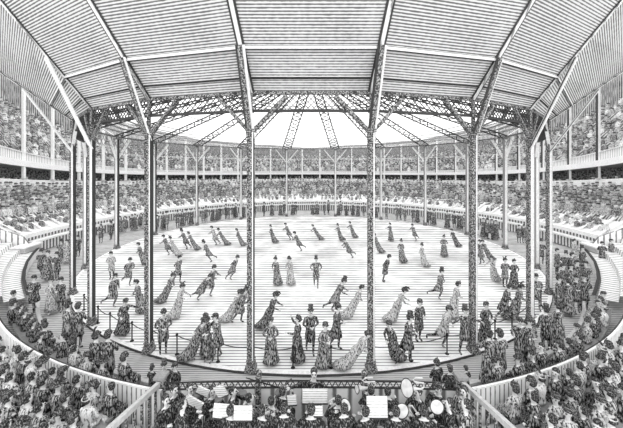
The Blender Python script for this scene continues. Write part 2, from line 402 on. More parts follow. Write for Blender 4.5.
# end panels of the stand
for a in (GA, GB):
    b = MB(); pr = [(22.35, 0), (22.35, 1.0), (22.75, 1.55), (25, 2.45), (29, 4.9), (29.2, 5.3), (29.4, 0)]
    pp = [P(a, r_, z) for r_, z in pr]
    b.face(pp, [(r_, z) for r_, z in pr]); q = [v + (P(a + 1, 25, 0) - P(a, 25, 0)) * (0.3 if a < 180 else -0.3) for v in pp]; b.face(q[::-1], [(r_, z) for r_, z in pr][::-1])
    b.grid([pp, q], True)
    e = part(b, 'end_panel', 'terrace_planks', stand)
tag(stand, 'raked white-fronted grandstand curving behind the ice', 'grandstand')
b = MB()
for i in range(79):
    a = GA + 1 + i * (GB - GA - 2) / 78
    p0 = P(a, 22.9, 1.62); p1 = P(a, 25.0, 2.45 if False else 2.15 + .3 * tside(a) + .25)
    b.beam(p0, p1, 0.07, 0.22, (math.cos(R(a)), math.sin(R(a)), 0))
e = part(b, 'divider', 'white', stand)

gal = empty('gallery', P(180, 28.8, 5.6))
b, _, _ = sweep([(30.4, 5.6, 7.1), (28.8, 5.65, 7.25)], 66, 294); part(b, 'soffit_board', 'mid', gal)
b, _, _ = sweep([(28.8, 5.65, 7.25), (28.78, 6.02, 7.9), (29.0, 6.02, 7.9)], 66, 294); part(b, 'fascia', 'white', gal)
b, _, _ = sweep([(28.95, 6.02, 7.9), (28.95, 6.2, 8.75)], 66, 294); part(b, 'balustrade', 'pickets', gal)
b, _, _ = sweep([(28.85, 6.2, 8.75), (28.85, 6.28, 8.85), (29.1, 6.28, 8.85), (29.1, 6.2, 8.75)], 66, 294); part(b, 'handrail', 'white', gal)
steps = [(29.0, 5.95, 7.9)]
for i in range(9):
    r0 = 29.0 + i * 0.75; zf = 5.95 + (i + 1) * 0.30; zs = 7.9 + (i + 1) * 0.95
    steps += [(r0, zf - .3 if i == 0 else zf, zs - .9 if i == 0 else zs), (r0 + 0.75, zf if i else 5.95, zs if i else 7.95)]
b, _, _ = sweep(steps, 66, 294); part(b, 'seating_steps', 'tier_boards', gal)
tag(gal, 'upper spectator gallery with white front above the grandstand', 'gallery')
b = MB(); angs = [60 + i * 3 for i in range(81)]
b.grid([[P(a, 36.4, z if z < 1 else roof_z(a, 36.4) + .3) for a in angs] for z in (0, 30)], False, lambda i, j: (j * 1.9, i * 9.0))
o = b.build('wall_back', 'gallery_wall'); tag(o, kind='structure')

# gallery posts
i = 0
pa = [180 + s * (3.2 + 5.7 * j) for j in range(18) for s in (-1, 1)]
for a in sorted(pa):
    if abs(a - 180) > 112: continue
    z0 = 4.86 + 1.05 * tside(a); z1 = roof_z(a, 28.98)
    root = empty('gallery_post', P(a, 28.98, z0))
    b = MB(); b.box((0, 0, (z1 - z0) / 2), (0.24, 0.24, z1 - z0)); b.build('shaft', 'white', root)
    b = MB(); b.box((0, 0, 0.05), (0.36, 0.36, 0.16)); b.build('foot', 'pale', root)
    b = MB(); b.box((0, 0, z1 - z0 - .1), (0.36, 0.36, 0.2)); b.build('bracket', 'pale', root)
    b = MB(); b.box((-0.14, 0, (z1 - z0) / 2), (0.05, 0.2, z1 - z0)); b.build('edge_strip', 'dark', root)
    n_ = int(round((abs(a - 180) - 3.2) / 5.7))
    tag(root, 'slim white gallery post, %s %s of the far centre' % (ORD[n_], 'right' if a < 180 else 'left'), 'post', 'slim posts of the upper gallery')

# ------------------------------------------------------------------ side terraces and entrances
def side_terrace(sg):
    path = [(84, 22.0), (78, 21.0), (72, 20.2), (66, 19.5), (60, 18.95), (54, 18.5), (50, 18.3)]
    root = empty('side_terrace', P(sg * 66, 19.5, 0))
    def off(d, z): return [P(sg * a, r_ + d, z) for a, r_ in path]
    b = MB(); b.grid([off(0, 0), off(0, .55), off(.12, .55)], False, lambda i, j: (j * 2.2, i)); part(b, 'front_wall', 'pickets', root)
    b = MB(); b.grid([off(0.0, .55), off(0, .62), off(.16, .62)], False, lambda i, j: (j * 2.2, i)); part(b, 'coping', 'dark', root)
    rows = []
    for k in range(4): rows += [off(.2 + k * .8, .5 + k * .32), off(.95 + k * .8, .5 + k * .32)]
    b = MB(); b.grid(rows, False, lambda i, j: (j * 2.1, i)); part(b, 'bench_steps', 'terrace_planks', root)
    tag(root, 'curved white plank terrace at the %s edge of the promenade' % ('right' if sg > 0 else 'left'), 'terrace', None)
    cb = empty('counter_box', P(sg * 81, 22.2, 0)); cb.rotation_euler = (0, 0, R(sg * 81))
    b = MB(); b.box((0, 0, .45), (1.6, .9, .9)); b.build('cabinet', 'pale', cb); b = MB(); b.box((0, 0, .95), (1.8, 1.1, .1)); b.build('top', 'white', cb)
    b = MB(); b.box((0, 0, .5), (1.63, .93, .06)); b.build('band', 'dark', cb)
    tag(cb, 'pale boxed counter at the entrance end of the grandstand on the %s' % ('right' if sg > 0 else 'left'), 'counter')
for sg in (-1, 1): side_terrace(sg)

# low front edge of the near seats + picket fence behind them
def near_fence(sg):
    s_ = 'right' if sg > 0 else 'left'
    a0, a1 = 11.5, 49.5
    angs = [sg * (a0 + (a1 - a0) * i / 20) for i in range(21)]
    root = empty('picket_fence', P(sg * 30, 19.4, 0)); b = MB()
    b.grid([[P(a, 19.4, z) for a in angs] for z in (0, 1.15)], False, lambda i, j: (j * .68, i)); b.grid([[P(a, 19.48, z) for a in angs[::-1]] for z in (0, 1.15)], False, lambda i, j: (j * .68, i)); part(b, 'pickets', 'pickets', root)
    b = MB(); b.grid([[P(a, r_, z) for a in angs] for r_, z in ((19.38, 1.15), (19.38, 1.19), (19.43, 1.19), (19.43, 1.15))]); part(b, 'handrail', 'dark', root)
    b = MB(); b.grid([[P(a, r_, z) for a in angs] for r_, z in ((19.43, 1.15), (19.43, 1.2), (19.49, 1.2), (19.49, 1.15))]); part(b, 'coping', 'white', root)
    tag(root, 'curved white picket fence in front of the %s foreground crowd' % s_, 'fence')
    kb = MB(); kb.grid([[P(a, r_, z) for a in [sg * (16 + 34 * i / 20) for i in range(21)]] for r_, z in ((17.95, 0), (17.95, .16), (18.1, .16), (18.1, 0))])
    o = kb.build('seat_kerb', 'pale'); tag(o, 'low curved edging in front of the %s rinkside chairs' % s_, 'kerb')
for sg in (-1, 1): near_fence(sg)
for sg in (-1, 1):      # stepped deck carrying the foreground crowd
    s_ = 'right' if sg > 0 else 'left'; angs = [sg * (12.5 + 36 * i / 18) for i in range(19)]
    root = empty('spectator_deck', P(sg * 30, 21, 0)); b = MB(); pr = []
    for k, (r_, z) in enumerate(((19.62, .30), (20.25, .37), (20.8, .45), (21.35, .55), (21.95, .65))): pr += [(r_, 0 if k == 0 else zl), (r_, z)]; zl = z
    pr += [(24.5, .65), (24.5, 0)]
    b.grid([[P(a, r_, z) for a in angs] for r_, z in pr]); part(b, 'steps', 'promenade_boards', root)
    b = MB()
    for a in (angs[0], angs[-1]): b.face([P(a, r_, z) for r_, z in pr])
    part(b, 'cheek', 'pale', root)
    tag(root, 'low stepped deck behind the picket fence at lower %s' % s_, 'platform')
# orchestra fence
fr = empty('orchestra_fence', (0, 8.3, 0))
xs = [-3.95 + 7.9 * i / 24 for i in range(25)]
def fy(x): return 8.28 - 0.006 * x * x
b = MB(); b.grid([[(x, fy(x), z) for x in xs] for z in (0, 1.0)], False, lambda i, j: (j * .33, i)); part(b, 'pickets', 'terrace_planks', fr)
b = MB()
for z in (1.02, 1.2):
    for x0, x1 in zip(xs, xs[1:]): b.beam((x0, fy(x0), z), (x1, fy(x1), z), 0.022, 0.04)
part(b, 'rail', 'dark', fr)
b = MB()
for i in range(96):
    x0 = -3.95 + 7.9 * i / 96; x1 = x0 + 7.9 / 96
    b.beam((x0, fy(x0), 1.03 if i % 2 else 1.19), (x1, fy(x1), 1.19 if i % 2 else 1.03), .02, .02)
part(b, 'fretwork', 'dark', fr)
for x in (-1.42, 1.45):
    b = MB(); b.box((x, fy(x) - .02, .68), (.14, .14, 1.36)); b.lathe([(0.05, 1.36), (.09, 1.40), (.09, 1.46), (.02, 1.52)], (x, fy(x) - .02, 0), 8); part(b, 'post', 'dark_iron', fr)
tag(fr, 'fretwork fence between the bandstand and the ice', 'fence')
for sg in (-1, 1):
    s_ = 'right' if sg > 0 else 'left'
    root = empty('newel_post', (sg * 4.0, 8.15, 0)); b = MB(); b.box((0, 0, .7), (.22, .22, 1.4)); b.build('post', 'dark_iron', root)
    b = MB(); b.box((0, 0, 1.42), (.3, .3, .08)); b.build('cap', 'mid', root); tag(root, 'stout dark newel post at the %s end of the bandstand fence' % s_, 'post')
    root = empty('stair_rail', (sg * 4.0, 8.0, 0)); b = MB(); b.beam((0, 0, 1.3), (sg * .12, -2.6, 1.85), .1, .12); b.build('handrail', 'pale', root)
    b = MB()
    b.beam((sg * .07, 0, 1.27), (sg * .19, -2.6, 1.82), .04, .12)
    b.build('rail_shadow_bead', 'dark', root).name = 'rail_shadow_strip'  # dark strip along the handrail, modelled to stand in for its shadow
    b = MB(); b.beam((0, 0, .35), (sg * .12, -2.6, .9), .07, .09); b.build('lower_rail', 'pale', root)
    for i in range(9):
        t = (i + .5) / 9; b = MB(); b.beam((sg * .12 * t, -2.6 * t, .35 + .55 * t), (sg * .12 * t, -2.6 * t, 1.3 + .55 * t), .05, .05, (0, 1, 0)); b.build('baluster', 'dark_iron', root)
    tag(root, 'sloping stair rail with balusters at the %s of the bandstand' % s_, 'stair rail')
# bandstand platform (stepped)
bs = empty('bandstand', (0, 7, 0))
for y0, y1, z in ((7.25, 7.75, .33), (6.65, 7.25, .5), (5.2, 6.65, .78)):
    b = MB(); b.box((0, (y0 + y1) / 2 - 7, z / 2), (7.7, y1 - y0, z)); b.build('step', 'promenade_boards', bs)
tag(bs, 'stepped bandstand platform under the musicians', 'platform')

# rope barrier round the near edge of the ice
posts_px = [(84, 312), (98, 330), (110, 338), (132, 349), (177, 362), (218, 369), (293, 371), (331, 371), (411, 367), (447, 361), (495, 344), (512, 334), (534, 321), (541, 312)]
ptops = []
for i, (x, y) in enumerate(posts_px):
    k_ = (x - CX) / F
    # on the circle of radius 16.45 (near side)
    a_ = 1 + k_ * k_; disc_ = max(0, D * D - a_ * (D * D - 16.42 ** 2)); Y = (D - math.sqrt(disc_)) / a_
    p = Vector((k_ * Y, Y, 0.02))
    root = empty('barrier_post', p); b = MB(); b.tube([(0, 0, 0), (0, 0, .72)], .025, 8); b.build('pole', 'ink', root)
    b = MB(); b.lathe([(.075, 0), (.075, .02), (.02, .05)], (0, 0, 0), 10); b.build('foot', 'ink', root)
    b = MB(); b.lathe([(.03, .7), (.05, .74), (.03, .79), (.01, .8)], (0, 0, 0), 8); b.build('knob', 'ink', root)
    ptops.append(p + Vector((0, 0, .7)))
    tag(root, 'thin dark rope post on the near ice edge, %s from the left' % ORD[i], 'post', 'rope posts along the near ice edge')
pts = [(p, 'post') for p in ptops] + [(P(a, RK - .12, .74), 'col') for a in ALL if abs(a) < 40]
pts.sort(key=lambda q: math.atan2(q[0].x, D - q[0].y))
for i, ((p, _), (q, __)) in enumerate(zip(pts, pts[1:])):
    if (p - q).length < .35: continue
    sag = 0.05 + 0.035 * (p - q).length; b = MB()
    b.tube([p.lerp(q, t / 8) - Vector((0, 0, 4 * sag * (t / 8) * (1 - t / 8))) for t in range(9)], .016, 5)
    o = b.build('barrier_rope', 'ink'); tag(o, 'dark drooping rope of the near ice barrier, %s span from the left' % ORD[i], 'rope', 'ropes along the near ice edge')
# ------------------------------------------------------------------ people
def skin_mesh(joints, edges, mats, matf):
    """joints: name -> (co, radius); grown into one continuous surface"""
    names = list(joints); idx = {n_: i for i, n_ in enumerate(names)}
    me = bpy.data.meshes.new('figure'); me.from_pydata([joints[n_][0] for n_ in names], [(idx[a], idx[b_]) for a, b_ in edges], [])
    o = bpy.data.objects.new('figure_tmp', me); TMP.objects.link(o)
    sk = o.modifiers.new('s', 'SKIN'); sk.use_smooth_shade = True; sk.branch_smoothing = 0.3
    ss = o.modifiers.new('u', 'SUBSURF'); ss.levels = 1; ss.render_levels = 1
    lay = me.skin_vertices[0].data
    for i, n_ in enumerate(names):
        r_ = joints[n_][1]; lay[i].radius = r_ if isinstance(r_, tuple) else (r_, r_)
        lay[i].use_root = (n_ == 'pelvis')
    dg = bpy.context.evaluated_depsgraph_get(); dg.update()
    out = bpy.data.meshes.new_from_object(o.evaluated_get(dg))
    bpy.data.objects.remove(o); bpy.data.meshes.remove(me)
    out.materials.clear()
    for m_ in mats: out.materials.append(MATS[m_])
    segs = [(joints[a][0], joints[b_][0], matf(a, b_)) for a, b_ in edges]
    for p in out.polygons:
        c = p.center; best = 9; bi = 0
        for A, B, mi in segs:
            d = B - A; t = max(0, min(1, (c - A).dot(d) / max(1e-9, d.length_squared))); q = (c - A - d * t).length
            if q < best: best = q; bi = mi
        p.material_index = bi
    return out
TMP = bpy.data.collections.new('tmp'); SC.collection.children.link(TMP)

def figure(sex='m', lean=0, bend=0, legs='stand', arms='down', cloth='cloth_dark', lower='cloth_black', hat='bowler', sit=False, fingers=False, h=1.0, headturn=0, extra=None, nods=0):
    """meshes of one person; feet at the origin, facing -Y. returns {part: mesh}"""
    V = Vector
    # forward f (= -Y), side s (= +X is the person's left when facing -Y), up u
    def pt(f, s, u): return V((s, -f, u))
    ln = R(lean); bd = R(lean + bend)
    hipz = 0.93 if not sit else 0.55
    pf = math.sin(ln) * hipz; pz = math.cos(ln) * hipz if not sit else hipz
    if sit: pf = 0
    def up(u, f=0, s=0):       # point above the pelvis along the torso axis
        return pt(pf + math.sin(bd) * u + math.cos(bd) * f, s, pz + math.cos(bd) * u - math.sin(bd) * f)
    fem = sex == 'w'
    sw = 0.165 if fem else 0.2
    J = {'pelvis': (up(0), (0.155, 0.12)), 'waist': (up(.2), (0.125, .10) if fem else (.15, .115)), 'chest': (up(.4), (.155, .12) if fem else (.18, .13)),
         'neck0': (up(.535), (.07, .065)), 'neck': (up(.60, .015), (.05, .05)), 'jaw': (up(.66, .03), (.068, .078)), 'head': (up(.74, .02), (.082, .100)), 'crown': (up(.82, .01), (.05, .06))}
    E = [('pelvis', 'waist'), ('waist', 'chest'), ('chest', 'neck0'), ('neck0', 'neck'), ('neck', 'jaw'), ('jaw', 'head'), ('head', 'crown')]
    A = {'down': ((.0, .27, .24), (.05, .29, -.0)), 'folded': ((.03, .29, .24), (.24, .06, .22)), 'muff': ((.06, .27, .26), (.27, .05, .2)),
         'fwd': ((.18, .28, .32), (.42, .24, .34)), 'back': ((-.14, .27, .27), (-.3, .2, .08)), 'side': ((.03, .4, .36), (.08, .62, .30)),
         'up': ((.16, .3, .5), (.26, .22, .74)), 'hips': ((-.06, .36, .28), (.08, .2, .1)), 'behind': ((-.1, .28, .25), (-.2, .06, .1)), 'play': ((.12, .3, .26), (.36, .12, .34)),
         'baton': ((.1, .42, .5), (.25, .64, .52)), 'fiddle': ((.2, .28, .34), (.36, .12, .5)), 'lap': ((.05, .27, .24), (.3, .14, .1))}
    aa = arms if isinstance(arms, tuple) else (arms, arms)
    for side, k_ in ((1, aa[0]), (-1, aa[1])):
        n_ = 'L' if side > 0 else 'R'
        (ef, es, eu), (hf, hs, hu) = A[k_]
        J['sh' + n_] = (up(.49, 0, side * sw), .062 if fem else .07)
        J['el' + n_] = (up(eu, ef, side * es), .048)
        wr = up(hu, hf, side * hs); el = J['el' + n_][0]; d = (wr - el).normalized()
        J['wr' + n_] = (wr, .033); J['ha' + n_] = (wr + d * .07, (.038, .022))
        E += [('neck0' if False else 'chest', 'sh' + n_), ('sh' + n_, 'el' + n_), ('el' + n_, 'wr' + n_), ('wr' + n_, 'ha' + n_)]
    def leg(n_, side, hip_s, knee, ank, toe=(.15, 0, -.055)):
        J['hip' + n_] = (pt(pf, side * hip_s, pz - .06), .095); J['kn' + n_] = (pt(*knee), .06); J['an' + n_] = (pt(*ank), .038)
        J['to' + n_] = (pt(ank[0] + toe[0], ank[1] + toe[1], max(.035, ank[2] + toe[2])), (.04, .03))
        E.extend([('pelvis', 'hip' + n_), ('hip' + n_, 'kn' + n_), ('kn' + n_, 'an' + n_), ('an' + n_, 'to' + n_)])
    if sit:
        leg('L', 1, .1, (.44, .13, .52), (.46, .12, .09)); leg('R', -1, .1, (.44, -.13, .52), (.42, -.12, .09))
    elif legs == 'stand':
        leg('L', 1, .1, (pf * .5 + .01, .11, .5), (0, .1, .09)); leg('R', -1, .1, (pf * .5 + .01, -.11, .5), (-.03, -.1, .09))
    elif legs == 'wide':
        leg('L', 1, .1, (pf * .5 + .03, .18, .5), (0, .24, .09)); leg('R', -1, .1, (pf * .5 + .03, -.18, .5), (0, -.24, .09))
    elif legs == 'walk':
        leg('L', 1, .1, (pf * .5 + .14, .1, .52), (.16, .09, .09)); leg('R', -1, .1, (pf * .5 - .06, -.1, .5), (-.26, -.09, .12), (.12, 0, -.07))
    elif legs == 'stride':
        leg('L', 1, .1, (pf * .5 + .12, .1, .5), (.0, .07, .09)); leg('R', -1, .1, (pf - .28, -.12, .52), (pf - .66, -.12, .34), (.0, 0, -.13))
    elif legs == 'glide':
        leg('L', 1, .1, (pf * .5 + .12, .1, .5), (.02, .07, .09)); leg('R', -1, .1, (pf - .22, -.12, .48), (pf - .52, -.13, .16), (.09, 0, -.1))
    if h != 1.0: pass
    def matf(a, b_):
        if b_ in ('neck', 'jaw', 'head', 'crown') or b_[:2] == 'ha': return 0
        if a[:3] == 'hip' or a[:2] in ('kn', 'an') : return 2
        return 1
    body = skin_mesh(J, E, ['skin', cloth, lower], matf)
    out = {'body': body}
    # head frame
    ax = (J['crown'][0] - J['jaw'][0]).normalized(); side = V((1, 0, 0)); fw = side.cross(ax) * 1.0
    if fw.dot(pt(1, 0, 0)) < 0: fw = -fw
    if headturn:
        q = Matrix.Rotation(R(headturn), 3, ax); side = q @ side; fw = q @ fw
    HM = Matrix((side, -fw, ax)).transposed(); hc = J['head'][0]
    face = MB()
    def hp(s_, f_, u_): return hc + side * s_ + fw * f_ + ax * u_
    face.tube([hp(0, .085, .035), hp(0, .125, -.015), hp(0, .085, -.03)], [.012, .018, .01], 6, 0)           # nose
    for s_ in (-1, 1): face.lathe([(.004, -.03), (.02, -.015), (.024, .01), (.01, .03)], hp(s_ * .083, -.005, -.0), 6, 0, HM, .5, 1)   # ears
    # fingers, grown from each palm
    if fingers:
        for n_, sd in (('L', 1), ('R', -1)):
            wr = J['wr' + n_][0]; ha = J['ha' + n_][0]; d = (ha - wr).normalized(); x = d.cross(V((0, 0, 1)))
            if x.length < .1: x = V((0, 1, 0))
            x.normalize(); y = x.cross(d)
            if y.z > 0: y = -y
            for i, L in enumerate((.062, .072, .066, .05)):
                b0 = ha - d * .01 + x * (.026 - .0175 * i); m_ = b0 + d * L * .5 + y * .008; e = m_ + d * L * .35 + y * .025
                face.tube([b0, m_, e], [.0095, .009, .007], 6, 0)
            b0 = wr + d * .03 + x * sd * .028; face.tube([b0, b0 + d * .03 + x * sd * .025, b0 + d * .055 + x * sd * .028 + y * .01], [.011, .010, .008], 6, 0)
    # join nose, ears and fingers into the body mesh
    fm = face.mesh('face', ['skin'], True)
    import bmesh
    bm = bmesh.new(); bm.from_mesh(body); bm.from_mesh(fm); bm.to_mesh(body); bm.free(); bpy.data.meshes.remove(fm)
    e = MB()
    for s_ in (-1, 1):
        e.lathe([(.006, -.012), (.016, 0), (.006, .012)], hp(s_ * .034, .093, .012), 6, 0, HM)
        e.tube([hp(s_ * .016, .1, .032), hp(s_ * .055, .088, .034)], .007, 4)
    if not fem: e.tube([hp(-.035, .088, -.052), hp(0, .112, -.042), hp(.035, .088, -.052)], [.006, .012, .006], 5)
    else: e.tube([hp(-.018, .092, -.062), hp(.018, .092, -.062)], .005, 4)
    out['facial_features'] = e.mesh('facial_features', 'hair', True)
    hr = MB()
    hr.lathe([(.075, -.075), (.094, -.02), (.097, .03), (.085, .075), (.05, .105), (.01, .115)], hp(0, -.048, .016), 12, 0, HM, .98, .98)
    if fem: hr.lathe([(.01, -.05), (.045, -.03), (.052, 0), (.04, .035), (.01, .05)], hp(0, -.115, .02), 8, 0, HM)
    out['hair'] = hr.mesh('hair', 'hair', True)
    # hats
    hm = MB(); pm = MB(); ht = hp(0, -.005, .055)
    if hat == 'bowler': hm.lathe([(.128, -.006), (.132, .004), (.105, .012), (.105, .06), (.085, .105), (.03, .125)], ht, 14, 0, HM, .92, 1.1)
    elif hat == 'top': hm.lathe([(.135, -.004), (.14, .008), (.1, .014), (.093, .10), (.1, .195), (.04, .2)], ht, 14, 0, HM, .95, 1.1)
    elif hat == 'cap': hm.lathe([(.1, -.01), (.104, .03), (.112, .07), (.06, .085)], ht, 12, 0, HM); hm.lathe([(.06, 0), (.065, .01), (.01, .012)], hp(0, .11, .05), 8, 0, HM, 1.2, .9)
    elif hat == 'spike': hm.lathe([(.14, -.015), (.11, .0), (.105, .06), (.07, .11), (.02, .13), (.014, .2), (.003, .23)], ht, 12, 0, HM)
    elif hat == 'lady':
        hm.lathe([(.135, -.0), (.145, .012), (.10, .03), (.085, .09), (.04, .11)], ht, 14, 0, HM, 1, 1)
        pm.tube([hp(.03, -.05, .13), hp(.05, -.02, .2), hp(.05, .05, .25), hp(.04, .1, .25)], [.02, .035, .035, .012], 6)
        pm.tube([hp(-.02, -.06, .13), hp(-.03, -.1, .19), hp(-.03, -.17, .2)], [.02, .03, .01], 6)
    elif hat == 'plume':
        hm.lathe([(.15, .0), (.16, .02), (.10, .035), (.09, .09), (.05, .11)], ht, 14, 0, HM, 1, 1.1)
        pm.tube([hp(.0, -.12, .11), hp(.0, -.0, .2), hp(.0, .12, .21), hp(.0, .2, .16)], [.03, .05, .045, .015], 6)
    elif hat == 'toque': hm.lathe([(.10, -.0), (.115, .03), (.11, .08), (.06, .11)], ht, 12, 0, HM); pm.tube([hp(0, .05, .1), hp(0, .07, .17), hp(0, .04, .24)], [.025, .022, .006], 6)
    if hm.v: out['hat'] = hm.mesh('hat', 'hat_pale' if (fem and cloth == 'cloth_light') else 'hat_felt', False)
    if pm.v: out['plume'] = pm.mesh('plume', 'hair', False)
    # clothes
    N_ = 14; cl = MB()
    def ring_(c, rx, ry, tilt, rip=0.0, ph=0.0):
        ct, st = math.cos(tilt), math.sin(tilt); o_ = []
        for t in range(N_):
            a_ = 2 * PI * t / N_; k_ = 1 + rip * math.cos(t * PI + ph) if rip else 1
            s_ = rx * k_ * math.cos(a_); f_ = ry * k_ * math.sin(a_)
            o_.append(c + V((s_, -f_ * ct, -f_ * st)))
        return o_
    tj = [ring_(up(.545), .075, .07, bd), ring_(up(.51), sw + .005, .105, bd), ring_(up(.40), sw + .012, .155 if not fem else .15, bd), ring_(up(.2), .165 if not fem else .125, .14 if not fem else .115, bd), ring_(up(.08), .18 if not fem else .15, .155 if not fem else .14, (ln + bd) / 2)]
    if sit:
        if fem:
            tj += [ring_(up(0, .08), .22, .22, .1), ring_(pt(.24, 0, .6), .25, .32, .35), ring_(pt(.42, 0, .42), .25, .22, .3, .05), ring_(pt(.5, 0, .1), .3, .24, 0, .07)]
        else: tj += [ring_(up(-.02, .05), .215, .19, .1), ring_(up(-.12, .12), .24, .25, .2)]
        cl.grid(tj, True)
        out['dress' if fem else 'coat'] = cl.mesh('coat', cloth, True)
    else:
        trail = {'stand': 0, 'walk': -.08, 'wide': 0, 'stride': -.34, 'glide': -.22}[legs] * (.8 if fem else .3)
        if fem:
            cl.grid(tj, True); out['jacket'] = cl.mesh('jacket', cloth, True)
            sk = MB(); hemz = .13
            L = [(.10, .14, .13, 0), (.02, .21, .19, .0), (-.2, .25, .24, .03)]
            rr_ = [ring_(up(u_), a_, b_, bd * .6) for u_, a_, b_, _ in L[:2]]
            for t, wx, wf in ((.35, .25, .25), (.6, .28, .29), (.82, .31, .34), (1.0, .35, .39)):
                c = pt(pf * (1 - t) + trail * t * t, 0, pz * (1 - t) + hemz * t); k_ = (1 + abs(trail) * .9 * t)
                rr_.append(ring_(c, wx * .92, wf * .85 * k_ * .92, 0, .055 * t))
            rr_.append(ring_(pt(trail, 0, hemz + .02), .3, .3, 0))
            sk.grid(rr_, True); out['skirt'] = sk.mesh('skirt', lower, True)
        else:
            sp = .06 if legs in ('stride', 'glide', 'walk') else 0
            tj += [ring_(up(-.06), .188, .165, ln), ring_(pt(pf * .85 + trail * .2, 0, pz - .2), .2, .175 + sp, ln * .5, .03), ring_(pt(pf * .7 + trail * .6, 0, pz - .38), .195, .175 + sp * 1.5, 0, .06), ring_(pt(pf * .7 + trail * .6, 0, pz - .34), .15, .14, 0)]
            cl.grid(tj, True); out['coat'] = cl.mesh('coat', cloth, True)
    # sleeves over the arms
    if extra:
        for nm, (mb, mat) in extra(J, hp, up, pt).items(): out[nm] = mb.mesh(nm, mat)
    out['_J'] = J
    return out
CACHE = {}
def person(loc, heading, scale=1.0, label='', group=None, drop=(), **kw):
    """heading: degrees, 0 faces the camera, 90 faces picture right"""
    key = repr(sorted((k, v) for k, v in kw.items() if k != 'extra')) if not kw.get('extra') else None
    if key and key in CACHE: parts = CACHE[key]
    else:
        parts = figure(**kw)
        if key: CACHE[key] = parts
    root = empty('person', loc, R(heading)); root.scale = (scale,) * 3
    made = {}
    for n_, me in parts.items():
        if n_ == '_J' or n_ in drop: continue
        o = bpy.data.objects.new(n_, me); C.objects.link(o); o.parent = made['hat'] if n_ == 'plume' else root; made[n_] = o
    if len(label.split()) > 16: print('LONG', len(label.split()), label)
    tag(root, label, 'person', group)
    return root, parts['_J']

